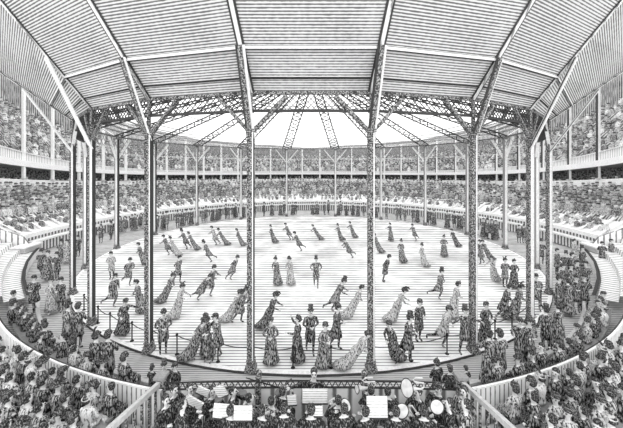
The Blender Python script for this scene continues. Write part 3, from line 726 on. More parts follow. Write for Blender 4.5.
# ---- skaters: (foot x, foot y, sex, heading, lean, bend, legs, arms, cloth, hat, label)
L_, R_, T_, A_ = -78, 78, 10, 180
B, K, M_, W = 'cloth_black', 'cloth_dark', 'cloth_mid', 'cloth_light'
SK = [
 (170,255,'m',L_,16,4,'glide','fwd',K,'bowler','man in bowler skating left arm in arm with a woman, near the second left column'),
 (177,256,'w',L_,18,2,'glide','fwd',M_,'lady','woman in trailing skirt leaning left beside a bowler-hatted man, near the second left column'),
 (144,265,'w',-60,12,2,'glide','muff',K,'toque','woman in dark jacket gliding left just beside the second left front column'),
 (112,279,'m',T_,3,2,'stand','folded',M_,'bowler','man in pale patterned coat standing at the left rim of the ice, arms folded'),
 (128,286,'m',60,6,8,'stride','folded',K,'bowler','man in dark coat, one leg raised behind him, at the left of the ice'),
 (177,283,'m',R_,6,2,'walk','behind',K,'bowler','upright man in dark coat skating in the left bay just behind a bowed woman'),
 (188,249,'m',L_,16,4,'glide','fwd',K,'top','man in tall hat leaning left beside a woman, far left part of the ice'),
 (196,250,'w',L_,22,2,'glide','fwd',K,'lady','woman in trailing dark skirt leaning left beside a tall-hatted man, far left ice'),
 (217,245,'m',L_,14,4,'glide','fwd',M_,'bowler','man leaning left arm in arm with a woman, close to the far left rink edge'),
 (226,245,'w',L_,24,2,'glide','fwd',K,'lady','woman leaning far left beside her partner, close to the far left rink edge'),
 (242,246,'w',L_,16,3,'glide','muff',K,'toque','lone woman in dark dress leaning left just left of the left front column'),
 (212,262,'m',L_,20,2,'stride','folded',K,'top','lone man in tall hat skating left with one leg flung out behind'),
 (229,280,'m',R_,20,4,'glide','behind',K,'bowler','lone man leaning right, in the left bay below the far couples'),
 (209,297,'m',R_,8,6,'stride','fwd',K,'bowler','man reaching right with one arm and lifting a leg behind, left bay'),
 (196,301,'m',R_,26,12,'stride','folded',K,'cap','crouching man bent forward behind a skater who reaches right'),
 (176,319,'w',R_,10,4,'glide','fwd',M_,'lady','woman in pale patterned skirt with outstretched arm, left bay in front of an upright man'),
 (237,323,'m',R_,12,8,'walk','play',K,'top','man in tall hat bowed over his partner, just left of the left front column'),
 (228,322,'w',R_,22,4,'glide','muff',M_,'plume','woman in very wide billowing skirt skating right beside a tall-hatted man'),
 (163,303,'w',R_,20,2,'glide','muff',K,'lady','woman bent forward to the right just right of the second left front column'),
 (112,308,'m',R_,6,2,'stride','down',K,'cap','man in dark coat kicking one leg back near the rope at the far left'),
 (142,313,'w',-50,8,2,'stand','muff',K,'toque','slim woman in dark dress skating close to the second left front column'),
 (123,336,'w',40,10,8,'glide',('side','fwd'),B,'toque','woman in dark dress with both arms spread, behind the left rope barrier'),
 (163,353,'m',35,6,4,'stand','folded',K,'bowler','stout man with folded arms standing right of the second left front column by the rope'),
 (190,361,'w',R_,18,6,'glide','muff',K,'plume','woman with broad plumed hat leaning right behind the rope, between the left front columns'),
 (207,358,'w',-20,2,2,'walk','fwd',K,'toque','woman standing close to her partner behind the rope at the left post'),
 (216,360,'m',-60,-4,10,'walk','fwd',K,'cap','man stooping towards the woman at the left rope post'),
 (274,243,'w',-60,12,0,'glide','muff',K,'lady','woman in dark jacket just inside the far edge, right of the left front column'),
 (291,240,'m',L_,18,2,'glide','fwd',K,'bowler','slim man leaning left first in a pair at the far centre of the ice'),
 (302,251,'m',L_,22,0,'stride','fwd',K,'bowler','man leaning left, leg stretched behind, second of a pair at far centre ice'),
 (320,240,'w',L_,26,2,'glide','fwd',K,'toque','lone woman leaning steeply left near the far edge at the centre'),
 (341,241,'w',L_,12,2,'glide','fwd',K,'lady','woman with one arm out to the left near the far edge, centre right'),
 (354,238,'w',L_,14,4,'glide','fwd',K,'toque','woman in dark dress touching the far rink edge left of the right front column'),
 (353,258,'m',L_,26,0,'stride','fwd',K,'bowler','man leaning left with his leg stretched far back, just left of the right front column'),
 (278,285,'w',-40,8,0,'stand','muff',K,'lady','woman in flat hat, left one of two women standing together in the centre bay'),
 (291,285,'w',-30,6,0,'stand','muff',M_,'plume','woman in paler dress, right one of two women standing together in the centre bay'),
 (316,287,'m',T_,2,0,'walk','hips',K,'top','man in open coat facing the viewer with hands at his hips, centre of the ice'),
 (331,312,'m',R_,18,8,'stride','fwd',K,'top','man leaning forward to the right with one leg kicked far back, centre bay'),
 (349,318,'w',R_,20,4,'glide','muff',M_,'toque','woman in full pale skirt skating right beside a man with a kicked-back leg'),
 (265,329,'w',R_,16,4,'glide','fwd',B,'plume','woman in plumed hat bent right, just right of the left front column'),
 (271,364,'w',T_,2,0,'stand','folded',K,'toque','woman in long coat facing the viewer behind the rope, right of the left front column'),
 (298,362,'w',L_,2,-6,'stand',('fwd','up'),B,'toque','woman with raised arm and dark cape behind the centre rope'),
 (310,353,'m',20,4,0,'walk','folded',B,'top','man in tall hat and dark overcoat behind the woman with a raised arm, centre bay'),
 (323,368,'w',40,4,2,'stand','folded',K,'cap','woman in long coat and rounded cap behind the centre rope post'),
 (334,350,'m',R_,6,-2,'walk','folded',B,'bowler','man in dark coat with crossed arms in front of the kicked-back-leg skater, centre bay'),
 (346,370,'w',R_,26,6,'glide','muff',M_,'toque','woman bent strongly right with fanned-out skirt, by the rope left of the right front column'),
 (391,241,'w',L_,4,0,'stand','fwd',K,'toque','woman with her arm stretched left near the far edge, right of the right front column'),
 (380,253,'w',L_,18,0,'glide','fwd',K,'toque','woman leaning left just beside the right front column, far part of the ice'),
 (383,282,'m',R_,10,6,'stand','behind',B,'bowler','man in dark coat leaning right close to the right front column'),
 (402,263,'w',-50,4,0,'glide','muff',K,'lady','woman in dark dress in the middle of the bay right of the right front column'),
 (416,241,'m',L_,14,2,'stride','fwd',K,'bowler','small far man with one leg trailing, near the pale column on the far right edge'),
 (424,267,'w',L_,6,0,'glide','muff',M_,'lady','woman in pale full skirt and small hat, right bay beyond the man with trailing leg'),
 (393,322,'w',R_,14,10,'glide','fwd',M_,'plume','woman in a very broad hat with flaring skirt, right of the right front column'),
 (418,341,'m',30,3,0,'stand','folded',B,'bowler','man in dark overcoat standing with folded arms in the right bay'),
 (396,362,'w',-40,16,0,'glide','muff',B,'toque','woman with windblown dark skirt arm in arm with a man at the right rope'),
 (405,362,'m',R_,6,0,'walk','folded',B,'top','tall-hatted man arm in arm with a windblown-skirted woman at the right rope'),
 (444,257,'w',-35,4,0,'glide','muff',K,'lady','woman in long dress and round hat skating in the far part of the right bay'),
 (457,247,'w',L_,18,2,'glide','muff',B,'toque','woman leaning left in dark tapering dress close to the far right edge'),
 (438,300,'m',40,6,2,'stride','folded',K,'top','man with one leg kicked back and hat, middle of the right bay'),
 (452,318,'w',R_,8,4,'stand','muff',M_,'toque','woman in long pale coat left of the second right front column'),
 (441,348,'m',35,8,6,'stride','folded',M_,'cap','man with bent knee skating by the rope left of the second right front column'),
 (465,353,'m',10,0,0,'wide','side',B,'top','man standing legs apart with arms held out just left of the second right front column'),
 (482,264,'m',L_,6,0,'walk','fwd',K,'bowler','man of a leaning couple just right of the second right front column'),
 (490,260,'w',L_,22,0,'glide','fwd',K,'toque','woman leaning steeply left behind her partner, right of the second right front column'),
 (495,282,'w',-60,12,0,'glide','fwd',M_,'toque','woman in pale dress below the leaning couple in the rightmost bay'),
 (505,287,'m',T_,0,0,'stand','folded',K,'lady','wide-hatted skater of a standing couple left of the third right column'),
 (514,288,'w',T_,0,0,'stand','muff',B,'toque','slim dark woman of a standing couple left of the third right column'),
 (500,320,'m',R_,12,4,'walk','muff',B,'bowler','man bending right in dark overcoat beside a woman, in the rightmost bay'),
 (513,320,'w',R_,10,4,'glide','muff',K,'lady','woman with rounded skirt beside a bending man, in the rightmost bay'),
 (485,343,'w',T_,2,0,'walk','folded',B,'toque','woman in dark dress right of the second right front column by the rope'),
 (536,309,'m',-10,0,0,'walk','folded',K,'bowler','man in long coat on the rightmost rim of the ice beside the third right column'),
]
for x, y, sex, hd, ln, bn, lg, ar, cl, ht, lb in SK:
    p = floor_at(x, y, .02); p.z = .02
    near = y > 300
    person(p, hd + random.uniform(-8, 8), random.uniform(.93, .99) * (0.97 if sex == 'w' else 1.0), lb, None, drop=() if near else ('facial_features',),
           sex=sex, lean=ln, bend=bn, legs=lg, arms=ar, cloth=cl, lower=cl if sex == 'w' else 'cloth_black', hat=ht, fingers=near)

# ---- walkers and standing groups on the promenade
PR = [
 (41,276,'m',20,'walk','behind',B,'top','tall-hatted man nearest the counter box on the left promenade'),
 (48,280,'w',0,'stand','muff',K,'toque','woman in long skirt of a couple left of the leftmost column'),
 (57,280,'m',-10,'stand','folded',B,'bowler','man standing beside a woman left of the leftmost column'),
 (61,263,'m',30,'walk','behind',K,'top','man of a strolling pair close to the leftmost column'),
 (67,263,'w',10,'stand','muff',M_,'toque','woman of a strolling pair close to the leftmost column'),
 (78,257,'m',0,'stand','folded',B,'bowler','dark figure between the two leftmost columns'),
 (34,313,'m',15,'walk','folded',B,'bowler','single man in dark coat on the left promenade, foremost by the terrace'),
 (51,313,'w',0,'walk','muff',M_,'toque','figure in pale coat, left of a pair on the left promenade'),
 (61,312,'m',-10,'stand','folded',B,'bowler','dark-coated man, right of a pair on the left promenade'),
 (68,349,'m',160,'stand','down',K,'top','tall-hatted man with his back turned, nearest pair on the left promenade'),
 (78,349,'m',175,'stand','folded',B,'bowler','dark man on the right in the nearest pair on the left promenade'),
 (101,243,'m',20,'stand','folded',B,'bowler','dark man standing just right of the third left column on the promenade'),
 (111,240,'m',-20,'stand','behind',B,'top','dark man left of the pale far column at the left'),
 (120,233,'w',0,'stand','muff',K,'toque','small woman right of the pale far column at the left'),
 (125,232,'m',10,'stand','folded',K,'bowler','small man beside a woman right of the pale far column at the left'),
 (132,231,'m',-10,'stand','folded',B,'bowler','small dark man at the left rink edge, middle of the row'),
 (135,230,'w',0,'stand','muff',K,'toque','small woman at the left rink edge, middle of the row'),
 (141,229,'m',10,'stand','behind',B,'bowler','small man at the left rink edge, beside the second front column'),
 (144,229,'w',0,'stand','muff',M_,'toque','small woman at the left rink edge, beside the second front column'),
 (519,243,'m',-10,'stand','folded',B,'bowler','dark man left of the third right column on the promenade'),
 (524,243,'m',10,'stand','behind',B,'bowler','dark man right against the third right column on the promenade'),
 (541,264,'m',-20,'stand','folded',B,'top','dark man standing between the two rightmost columns'),
 (574,263,'w',0,'stand','muff',M_,'toque','woman in pale dress standing alone on the right promenade'),
 (582,274,'m',10,'stand','folded',B,'top','man in dark coat next to the counter box on the right promenade'),
 (557,275,'m',20,'stand','folded',K,'bowler','man at the back left of the crowd on the right promenade'),
 (566,279,'m',-40,'stand','behind',B,'top','tall-hatted man at the back of the crowd on the right promenade'),
 (572,280,'w',40,'stand','muff',K,'toque','woman at the back of the crowd on the right promenade'),
 (563,297,'w',20,'stand','muff',B,'lady','wide-hatted woman at the left of the crowd on the right promenade'),
 (571,296,'m',-20,'stand','folded',K,'bowler','man in the middle of the crowd on the right promenade'),
 (577,292,'m',0,'stand','behind',B,'bowler','man looking ahead at the right of the crowd on the right promenade'),
 (586,293,'m',-60,'stand','folded',K,'bowler','outermost right man of the crowd on the right promenade'),
 (559,313,'m',30,'stand','down',B,'top','front left man of the dense crowd on the right promenade'),
 (568,315,'w',160,'stand','muff',K,'toque','woman seen from behind at the front of the crowd on the right promenade'),
 (576,312,'m',-20,'stand','folded',B,'bowler','man at the front centre of the crowd on the right promenade'),
 (584,311,'m',-40,'stand','behind',B,'top','front right man of the dense crowd on the right promenade'),
 (546,352,'m',170,'stand','down',B,'top','tall man with his back turned, left of the nearest right promenade pair'),
 (558,350,'w',190,'stand','muff',K,'toque','woman with dark hat, right of the nearest right promenade pair'),
 (520,366,'m',-30,'stand','fwd',B,'bowler','man reaching left, left of a pair behind the seated row at right'),
 (529,366,'m',10,'stand','folded',K,'top','tall-hatted man, right of a pair behind the seated row at right'),
 (96,388,'w',165,'stand','muff',B,'lady','woman in feathered hat standing over the rinkside chairs at lower left, left one of two'),
 (108,387,'m',190,'stand','folded',B,'bowler','man standing over the rinkside chairs at lower left, right one of two'),
 (489,385,'w',165,'stand','muff',K,'lady','woman in feathered hat standing over the rinkside chairs at lower right, left one of two'),
 (500,384,'m',190,'stand','folded',K,'bowler','man standing over the rinkside chairs at lower right, right one of two'),
 (602,265,'m',-10,'stand','folded',B,'bowler','man on the right terrace entrance, left one of two'),
 (611,263,'m',10,'stand','folded',K,'cap','man on the right terrace entrance, right one of two'),
]
for x, y, sex, hd, lg, ar, cl, ht, lb in PR:
    p = floor_at(x, y, 0); p.z = 0
    person(p, hd + random.uniform(-8, 8), random.uniform(.92, 1.0), lb, None, drop=() if y > 300 else ('facial_features',),
           sex=sex, lean=0, bend=0, legs=lg, arms=ar, cloth=cl, lower=cl if sex == 'w' else 'cloth_black', hat=ht, fingers=False)
# row of distant onlookers behind the far edge of the ice
FX = [157, 163, 166, 178, 182, 187, 191, 203, 206, 213, 217, 220, 226, 229, 233, 236, 244, 255, 264, 272, 281, 284, 293, 296, 313, 317, 324, 328, 338, 341, 347, 353, 358, 364, 376, 386, 397, 400, 405, 413, 417, 426, 430, 434, 447, 454, 459, 464, 477, 483, 487, 492, 496, 504]
cx_ = [155, 197, 240, 288, 334, 381, 421, 466]
nm_ = ['%s small figure from the left in the far row of onlookers' % o_ for o_ in ORD]
for i, x in enumerate(FX):
    p = ring_far(x + random.uniform(-.6, .6), 17.35 + random.choice((.0, .25, .7))); wmn = random.random() < .35
    bay = sum(1 for c in cx_ if c <= x); k_ = sum(1 for q in FX[:i] if sum(1 for c in cx_ if c <= q) == bay)
    where = ['', 'second in from the left', 'between left front columns', 'around the left front column', 'in the far centre', 'behind the right front column', 'right of it', 'near the second right', 'at the far right'][bay]
    wk = dict(sex='w' if wmn else 'm', legs='stand', arms='muff' if wmn else 'folded', cloth=random.choice((B, B, K)), lower=B, hat='toque' if wmn else random.choice(('bowler', 'top')))
    key = repr(sorted(wk.items()))
    if key not in CACHE: CACHE[key] = figure(**wk)
    person(p, random.uniform(-60, 60), random.uniform(1.0, 1.12), 'small %s at far rink edge, %s from left of those %s' % ('woman' if wmn else 'man', ORD[k_], where),
           'onlookers along the far rink edge', drop=('facial_features', 'hair'), **wk)

# ---- rinkside chairs and the foreground crowd
def chair_like_bench(sg, r, a0, a1, z, label):
    root = empty('bench', P(sg * (a0 + a1) / 2, r, z)); b = MB(); n_ = 14
    angs = [sg * (a0 + (a1 - a0) * i / n_) for i in range(n_ + 1)]
    for (ra, rb, za, zb, nm) in ((r - .2, r + .2, z + .40, z + .45, 'seat'), ):
        b.grid([[P(a, q, h_) for a in angs] for q, h_ in ((ra, za), (ra, zb), (rb, zb), (rb, za), (ra, za))]); part(b, nm, 'mid', root)
    for i in range(0, n_ + 1, 3):
        b = MB(); q = P(angs[i], r, z + .2); b.beam(q - Vector((0, 0, .2)), q + Vector((0, 0, .2)), .08, .3, (math.cos(R(angs[i])), math.sin(R(angs[i])), 0)); part(b, 'leg', 'dark', root)
    tag(root, label, 'bench')
VARS = [dict(sex='m', arms='lap', cloth=B, hat='bowler'), dict(sex='m', arms='folded', cloth=K, hat='none'), dict(sex='w', arms='muff', cloth=K, hat='lady'),
        dict(sex='w', arms='lap', cloth=M_, hat='toque'), dict(sex='m', arms='lap', cloth=K, hat='cap'), dict(sex='w', arms='lap', cloth=B, hat='toque'),
        dict(sex='m', arms='lap', cloth=M_, hat='none'), dict(sex='w', arms='muff', cloth=W, hat='lady'), dict(sex='m', arms='folded', cloth=B, hat='top', headturn=60), dict(sex='w', arms='lap', cloth=K, hat='plume', headturn=-70),
        dict(sex='w', arms='lap', cloth=M_, hat='toque', headturn=120), dict(sex='m', arms='lap', cloth=K, hat='bowler', headturn=-120), dict(sex='w', arms='fwd', cloth=B, hat='none'), dict(sex='m', arms='lap', cloth=B, hat='none', headturn=100)]
HN = {'bowler': 'round-hatted man', 'top': 'tall-hatted man', 'lady': 'feather-hatted woman', 'plume': 'broad-plumed woman', 'cap': 'flat-capped man', 'toque': 'close-hatted woman', 'none': 'bareheaded man'}
HW = {'none': 'bareheaded woman'}
TN = {B: 'black', K: 'dark', M_: 'greyish', W: 'pale'}
def row(sg, r, a0, a1, z, rowname, da, grp, jit=.12):
    s_ = 'right' if sg > 0 else 'left'; a = a0; i = 0
    while a < a1:
        v = dict(random.choice(VARS)); ph = sg * (a + random.uniform(-.12, .12))
        p = P(ph, r + random.uniform(-jit, jit), z)
        hd = 180 - ph * 1.0            # facing the ice
        hd = 180 + ph + random.uniform(-14, 14)
        if v.get('headturn') and random.random() < .3: hd += 40 * random.choice((-1, 1))
        px = CX + F * p.x / p.y; py = HOR + F * (EYE - z - 1.25) / p.y
        a += math.degrees(da / r) * random.uniform(.9, 1.12)
        if not (-4 < px < 627 and py < 430) or abs(px - 311) < 158: continue
        person(p, hd, random.uniform(.86, .96), '%s in %s, %s from the bandstand in the %s' % ('bareheaded woman' if v['hat'] == 'none' and v['sex'] == 'w' else HN[v['hat']], TN[v['cloth']], ORD[i], rowname % s_), grp, sit=True, lower=v['cloth'] if v['sex'] == 'w' else B, **v)
        i += 1
for sg in (-1, 1):
    s_ = 'right' if sg > 0 else 'left'
    row(sg, 18.75, 17.5, 46, 0, 'lower %s rinkside row', .66, 'people on rinkside chairs at the %s' % s_, .2)
    chair_like_bench(sg, 18.75, 17, 47, 0, 'low rinkside bench ahead of the picket fence at lower %s' % s_)
    rows_ = [(19.95, 0.30, 14.8), (20.5, .37, 14.4), (21.05, .45, 14.0), (21.6, .55, 13.6), (22.2, .65, 13.4)]
    for k_, (r_, z, a0) in enumerate(rows_):
        row(sg, r_, a0 + (k_ % 2) * .7, 45 if k_ < 2 else 43.5, z, 'lower %%s crowd, %s row' % ORD[k_], .50, 'foreground crowd at lower %s' % s_)
        chair_like_bench(sg, r_, a0 - .5, 46, z, 'plain bench of the %s row behind the %s picket fence' % (ORD[k_], s_))

# small figures seated on the side terraces
for sg in (-1, 1):
    s_ = 'right' if sg > 0 else 'left'
    for i, a in enumerate((52, 54.5, 57, 60, 64, 69)):
        p = P(sg * a, 20.6 + .02 * i + (a - 52) * .07, 1.12); v = VARS[(i * 3 + (2 if sg > 0 else 0)) % 8]
        person(p, 180 + sg * a, 1.0, '%s on the %s plank terrace, %s from its near end' % (HN[v['hat']], s_, ORD[i]), 'people on the %s terrace' % s_, drop=('facial_features',), sit=True, lower=B, **v)
# ------------------------------------------------------------------ bandstand: conductor, musicians, stands, instruments
def at(x, y, Y): return Vector(((x - CX) / F * Y, Y, EYE - (y - HOR) / F * Y))
root, J = person((at(314, 400, 7.93).x, 7.93, 0), 0, 0.98, 'conductor in black tailcoat facing the orchestra with baton arm stretched left', None,
                 sex='m', arms=('lap', 'baton'), cloth='suit_black', lower='suit_black', hat='none', fingers=True)
M0 = Matrix.Translation(root.location) @ Matrix.Scale(.98, 4)
hand = M0 @ J['haR'][0]
b = MB(); b.tube([Vector((0, 0, 0)), Vector((-1.05, .12, .22))], [.018, .012], 6); o = b.build('baton', 'ink'); o.location = hand + Vector((0, -.02, 0)); tag(o, 'thin dark baton held out by the conductor', 'baton')
def music_stand(x, y, Y, w_, h_, tilt, roll, z0, label, face=0, lines=True):
    c = at(x, y, Y); root = empty('music_stand', (c.x, c.y, z0)); rt = Matrix.Rotation(R(face), 3, 'Z') @ Matrix.Rotation(R(roll), 3, 'Y') @ Matrix.Rotation(R(tilt), 3, 'X')
    cz = Vector((0, 0, c.z - z0))
    b = MB(); b.box(cz, (w_, .015, h_), rt); b.build('desk', 'pale', root)
    b = MB(); b.box(cz + rt @ Vector((0, 0, -h_ / 2)), (w_, .07, .02), rt); b.build('ledge', 'dark', root)
    b = MB(); b.tube([(0, .03, 0.25), cz + Vector((0, .03, -.05))], .014, 6); b.build('pole', 'dark', root)
    b = MB()
    for k in range(3): b.tube([(0, .03, .28), (.24 * math.cos(2.1 * k + .5), .03 + .24 * math.sin(2.1 * k + .5), 0.01)], .011, 5)
    b.build('tripod', 'dark', root)
    tag(root, label, 'music stand')
    p = MB(); p.box((0, 0, 0), (w_ * .96, .012, h_ * .94), rt); o = p.build('sheet_music', 'sheet_music'); o.location = Vector((c.x, c.y, z0)) + cz + rt @ Vector((0, -.016, 0.01))
    tag(o, 'white sheet music on the ' + label, 'sheet music')
music_stand(315, 396, 7.35, .62, .34, -4, 0, .0, 'wide music stand of the conductor at the front centre')
ST = [(194, 402, 7.0, .42, .34, 25, 30, .5, 'tilted music stand at the far left of the bandstand'), (203, 391, 7.35, .3, .26, 20, 25, .33, 'small music stand behind the tilted one at the left'),
      (221, 391, 7.4, .26, .32, 10, -22, .33, 'slanted music stand beside the left violinists'), (221, 411, 6.7, .34, .3, -8, 5, .5, 'low music stand in the left front row'),
      (243, 413, 6.55, .4, .3, -6, 0, .5, 'low square music stand left of centre in the front row'), (292, 400, 7.3, .22, .24, 0, -6, .33, 'narrow music stand left of the conductor'),
      (377, 407, 6.7, .46, .44, -8, 0, .5, 'tall trapezoid music stand right of centre'), (318, 411, 6.6, .2, .2, -10, 0, .5, 'little music stand in front of the conductor')]
for a in ST: music_stand(*a)
MU = [ # x, head y, Y, z, heading, arms, cloth, hat, instrument, label
 (174, 391, 7.55, .33, 60, 'play', B, 'none', None, 'moustached musician in black at the left end of the bandstand'),
 (190, 388, 7.62, .33, 40, 'fiddle', B, 'none', 'violin', 'violinist in black coat second from the left in the back row'),
 (212, 392, 7.5, .33, 30, 'fiddle', B, 'none', 'violin', 'violinist in the back row between two music stands'),
 (233, 391, 7.5, .33, 80, 'fiddle', B, 'none', 'violin', 'pale-faced violinist in profile left of centre'),
 (250, 398, 7.25, .33, 110, 'play', K, 'none', None, 'musician bent over his part left of centre'),
 (272, 401, 7.2, .33, 150, 'play', K, 'none', None, 'dark-haired musician near the conductor seen from behind'),
 (283, 395, 7.5, .33, 160, 'fiddle', B, 'none', 'violin', 'violinist closest to the conductor at his left in the picture'),
 (311, 409, 6.55, .5, 180, 'play', B, 'none', None, 'broad-backed musician directly in front of the conductor stand'),
 (338, 401, 7.0, .5, 190, 'play', B, 'none', None, 'musician seen from behind just right of the conductor'),
 (371, 390, 7.5, .33, 175, 'play', B, 'none', None, 'musician in black at the right of the fence post, seen from behind'),
 (388, 391, 7.5, .33, 150, 'play', B, 'none', None, 'musician in black beside the tall trapezoid stand, seen from behind'),
 (418, 392, 7.45, .33, -60, 'play', B, 'none', None, 'horn player in black turned left, right part of the bandstand'),
 (438, 389, 7.6, .33, -40, 'play', B, 'cap', None, 'horn player near the right newel post'),
 (464, 391, 7.4, .33, -50, 'folded', K, 'none', None, 'bareheaded man just right of the right newel post'),
 (466, 404, 6.8, .5, -120, 'play', K, 'none', None, 'stout man in striped coat by the right stair rail'),
 (166, 402, 7.0, .5, 50, 'play', B, 'none', None, 'musician in black in the second row by the left stair rail'),
 (182, 412, 6.5, .78, 120, 'play', B, 'none', None, 'dark musician at the bottom left below the tilted stand'),
 (231, 410, 6.6, .5, 170, 'play', B, 'none', None, 'musician seen from behind between two low stands'),
 (262, 410, 6.6, .5, 160, 'play', B, 'none', None, 'front row musician seen from behind left of the conductor'),
 (284, 413, 6.4, .78, 180, 'play', B, 'none', None, 'front row musician seen from behind close to the centre'),
 (344, 414, 6.4, .78, 190, 'play', B, 'none', None, 'front row musician seen from behind holding a horn'),
 (365, 411, 6.6, .5, 200, 'play', B, 'none', None, 'front row musician left of the tall trapezoid stand'),
 (396, 411, 6.6, .5, 170, 'play', B, 'none', None, 'front row musician right of the tall trapezoid stand'),
 (424, 411, 6.6, .5, 170, 'play', B, 'none', None, 'front row musician amid the brass bells'),
 (449, 404, 6.9, .5, -90, 'play', B, 'none', None, 'musician turned left next to a brass bell at the right'),
]
for x, y, Y, z, hd, ar, cl, ht, ins, lb in MU:
    c = at(x, y, Y); sc = max(.9, min(1.16, (c.z - z) / 1.29))
    r_, J = person((c.x, c.y, z), hd, sc, lb, None, sit=True, sex='m', arms=ar, cloth='suit_black' if cl == B else cl, lower='suit_black', hat=ht, fingers=True)
    # a stool under each musician
    st = empty('stool', (c.x, c.y, z)); b = MB(); b.lathe([(.17, .40), (.18, .42), (.17, .45)], (0, 0, 0), 12); b.build('seat', 'dark', st)
    for k in range(3):
        b = MB(); b.tube([(.08 * math.cos(2.1 * k), .08 * math.sin(2.1 * k), .41), (.15 * math.cos(2.1 * k), .15 * math.sin(2.1 * k), .01)], .014, 5); b.build('leg', 'dark', st)
    tag(st, 'stool under the ' + ' '.join(lb.split()[:13]), 'stool')
    if ins == 'violin':
        Mx = Matrix.Translation(r_.location) @ Matrix.Rotation(R(hd), 4, 'Z') @ Matrix.Scale(sc, 4)
        sh = Mx @ J['shL'][0]; ha = Mx @ J['haL'][0]; d = (ha - sh).normalized()
        vr = empty('violin', sh + d * .16 + Vector((0, 0, .09))); X = d.cross(Vector((0, 0, 1))).normalized()
        Mo = Matrix((X, d, X.cross(d))).transposed()
        b = MB(); rows2 = []
        for zz in (-.02, .02):
            rows2.append([Mo @ Vector((math.cos(t) * (.105 - .03 * (abs(math.sin(t)) < .3)), math.sin(t) * .18, zz)) for t in [2 * PI * q / 16 for q in range(16)]])
        b.grid(rows2, True, None, 0, True, True); b.build('sound_box', 'violin_wood', vr)
        b = MB(); b.beam(d * .17, d * .42, .025, .03); b.build('neck', 'dark', vr)
        tag(vr, 'violin held by the ' + ' '.join(lb.split()[:12]), 'violin')
# brass bells raised towards the front right
BR = [(407, 388, 7.2, (-.75, -.35, .3), .19, 'large brass horn bell rising highest at the right of the bandstand'), (402, 411, 6.7, (-.5, -.3, .8), .15, 'brass horn bell low at the right, beside the front row'),
      (437, 407, 6.9, (-.45, -.35, .75), .15, 'brass horn bell next to the man turned left'), (346, 405, 6.9, (.5, -.35, .7), .13, 'brass trumpet bell just right of the conductor stand'), (357, 389, 7.6, (-.75, -.3, .15), .1, 'brass trumpet bell pointing left beside the fence post')]
for x, y, Y, d, rb, lb in BR:
    c = at(x, y, Y); d = Vector(d).normalized(); rt = empty('brass_horn', c); q = d.to_track_quat('Z', 'Y').to_matrix()
    b = MB(); b.lathe([(.02, -.5), (.03, -.3), (.05, -.16), (rb * .5, -.05), (rb, 0)], (0, 0, 0), 18, 0, q); b.lathe([(rb * .97, 0.004), (rb * .4, -.04), (.01, -.12)], (0, 0, 0), 18, 0, q); b.build('bell', 'brass', rt)
    b = MB(); b.tube([q @ Vector((rb * math.cos(2 * PI * k / 20), rb * math.sin(2 * PI * k / 20), 0)) for k in range(21)], .012, 5); b.build('rim', 'dark', rt)
    b = MB(); b.tube([q @ Vector(v) for v in ((0, 0, -.48), (0, .06, -.56), (0, .14, -.5), (0, .15, -.2), (0, .2, -.12), (0, .25, -.2), (0, .25, -.42))], .018, 6); b.build('tubing', 'brass', rt)
    tag(rt, lb, 'horn')
# onlookers leaning on the fence ends
for x, y, Y, hd, ht, sx, lb in ((437, 364, 8.9, 200, 'spike', 'm', 'guard in spiked helmet standing by the right newel post'), (450, 370, 8.7, 185, 'cap', 'm', 'guard in round cap just right of the one in a spiked helmet'),
                            (164, 366, 8.9, 20, 'top', 'm', 'man in tall hat by the left newel post'), (175, 367, 8.85, -20, 'cap', 'm', 'man in peaked cap beside the tall-hatted man at the left newel'),
                            (466, 371, 9.2, 190, 'bowler', 'm', 'small round-hatted man right of the guards'), (152, 370, 9.2, 170, 'top', 'm', 'man in square-topped hat left of the left newel post')):
    c = at(x, y, Y); person((c.x, c.y, 0), hd, max(.55, min(1.06, c.z / 1.64)), lb, None, sex=sx, arms='folded', cloth='suit_black', lower='suit_black', hat=ht, fingers=False)

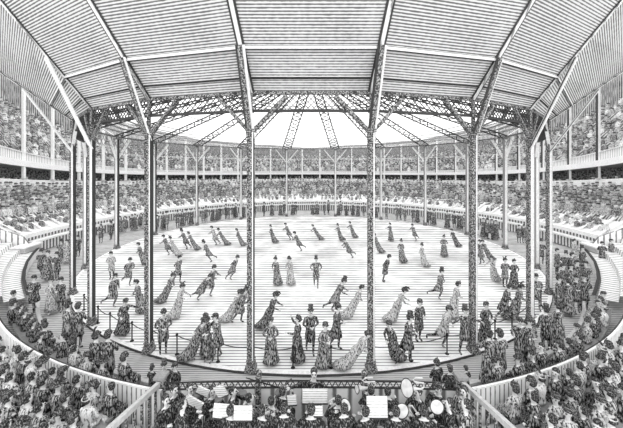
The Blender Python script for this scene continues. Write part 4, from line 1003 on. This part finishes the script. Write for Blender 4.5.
# ------------------------------------------------------------------ spectators packed on the stands: beyond counting, one object
b = MB(); rnd = random.Random(3)
def blob(c, ph, s, mi, hm):
    a = R(ph); t = Vector((math.cos(a), math.sin(a), 0)); o_ = Vector((math.sin(a), -math.cos(a), 0))
    rows3 = []
    for z, wx, wy in ((0, .2, .2), (.42, .24, .15), (.6, .07, .06)):
        rows3.append([c + t * wx * s * u + o_ * wy * s * v + Vector((0, 0, z * s)) for u, v in ((-1, -1), (1, -1), (1, 1), (-1, 1))])
    b.grid(rows3, True, None, mi)
    hc = c + Vector((0, 0, .72 * s)); r_ = .12 * s
    rows3 = [[hc + t * w_ * r_ * u + o_ * w_ * r_ * v + Vector((0, 0, zz * r_)) for u, v in ((-1, -.6), (0, -1), (1, -.6), (1, .6), (0, 1), (-1, .6))] for zz, w_ in ((-1, .5), (-.2, 1.0), (.35, 1.0))]
    b.grid(rows3, True, None, 3)
    if hm == 1:
        rows3 = [[hc + t * w_ * r_ * u + o_ * w_ * r_ * v + Vector((0, 0, zz * r_)) for u, v in ((-1, -.6), (0, -1), (1, -.6), (1, .6), (0, 1), (-1, .6))] for zz, w_ in ((.25, 1.5), (.4, 1.0), (1.3, .8))]
        b.grid(rows3, True, None, 4, False, True)
    else:
        rows3 = [[hc + t * w_ * r_ * u + o_ * w_ * r_ * v + Vector((0, 0, zz * r_)) for u, v in ((-1, -.6), (0, -1), (1, -.6), (1, .6), (0, 1), (-1, .6))] for zz, w_ in ((.3, 1.05), (.9, .7))]
        b.grid(rows3, True, None, 4 if rnd.random() < .5 else 5, False, True)
def fill(r, zf, zs, a0, a1, da, dens=1.0, s=1.0):
    a = a0
    while a < a1:
        if rnd.random() < dens:
            z = zf + (zs - zf) * tside(a)
            blob(P(a, r + rnd.uniform(-.12, .12), z), a, s * rnd.uniform(.9, 1.12), rnd.choice((0, 0, 1, 1, 2)), rnd.randint(0, 1))
        a += math.degrees(da / r) * rnd.uniform(.85, 1.15)
for i in range(6):
    fill(25.3 + i * .57, 2.15 + (i + 1) * .31 - .02, 2.45 + (i + 1) * .38 - .02, GA + .5, GB - .5, .5, .93)
fill(23.6, 1.62, 1.75, GA + 1, GB - 1, .62, .75, .8); fill(24.3, 1.85, 2.1, GA + 1, GB - 1, .6, .75, .85)
fill(29.6, 4.55, 5.45, GA - 7, GB + 7, .6, .8, .8)
for i in range(9):
    fill(29.45 + i * .75, 5.93 + (i + 1) * .30, 7.9 + (i + 1) * .95 - .02, 68, 292, .56, .88)
for i, v in enumerate(b.v): b.v[i] = tuple(Vector(v) - P(180, 25, 2))
o = b.build('spectator_crowd', ['cloth_dark', 'cloth_mid', 'cloth_light', 'skin', 'hat_felt', 'pale']); o.location = P(180, 25, 2)
tag(o, 'packed distant crowd filling the grandstand and the upper gallery', 'crowd', None, 'stuff')
SC.collection.children.unlink(TMP); bpy.data.collections.remove(TMP)
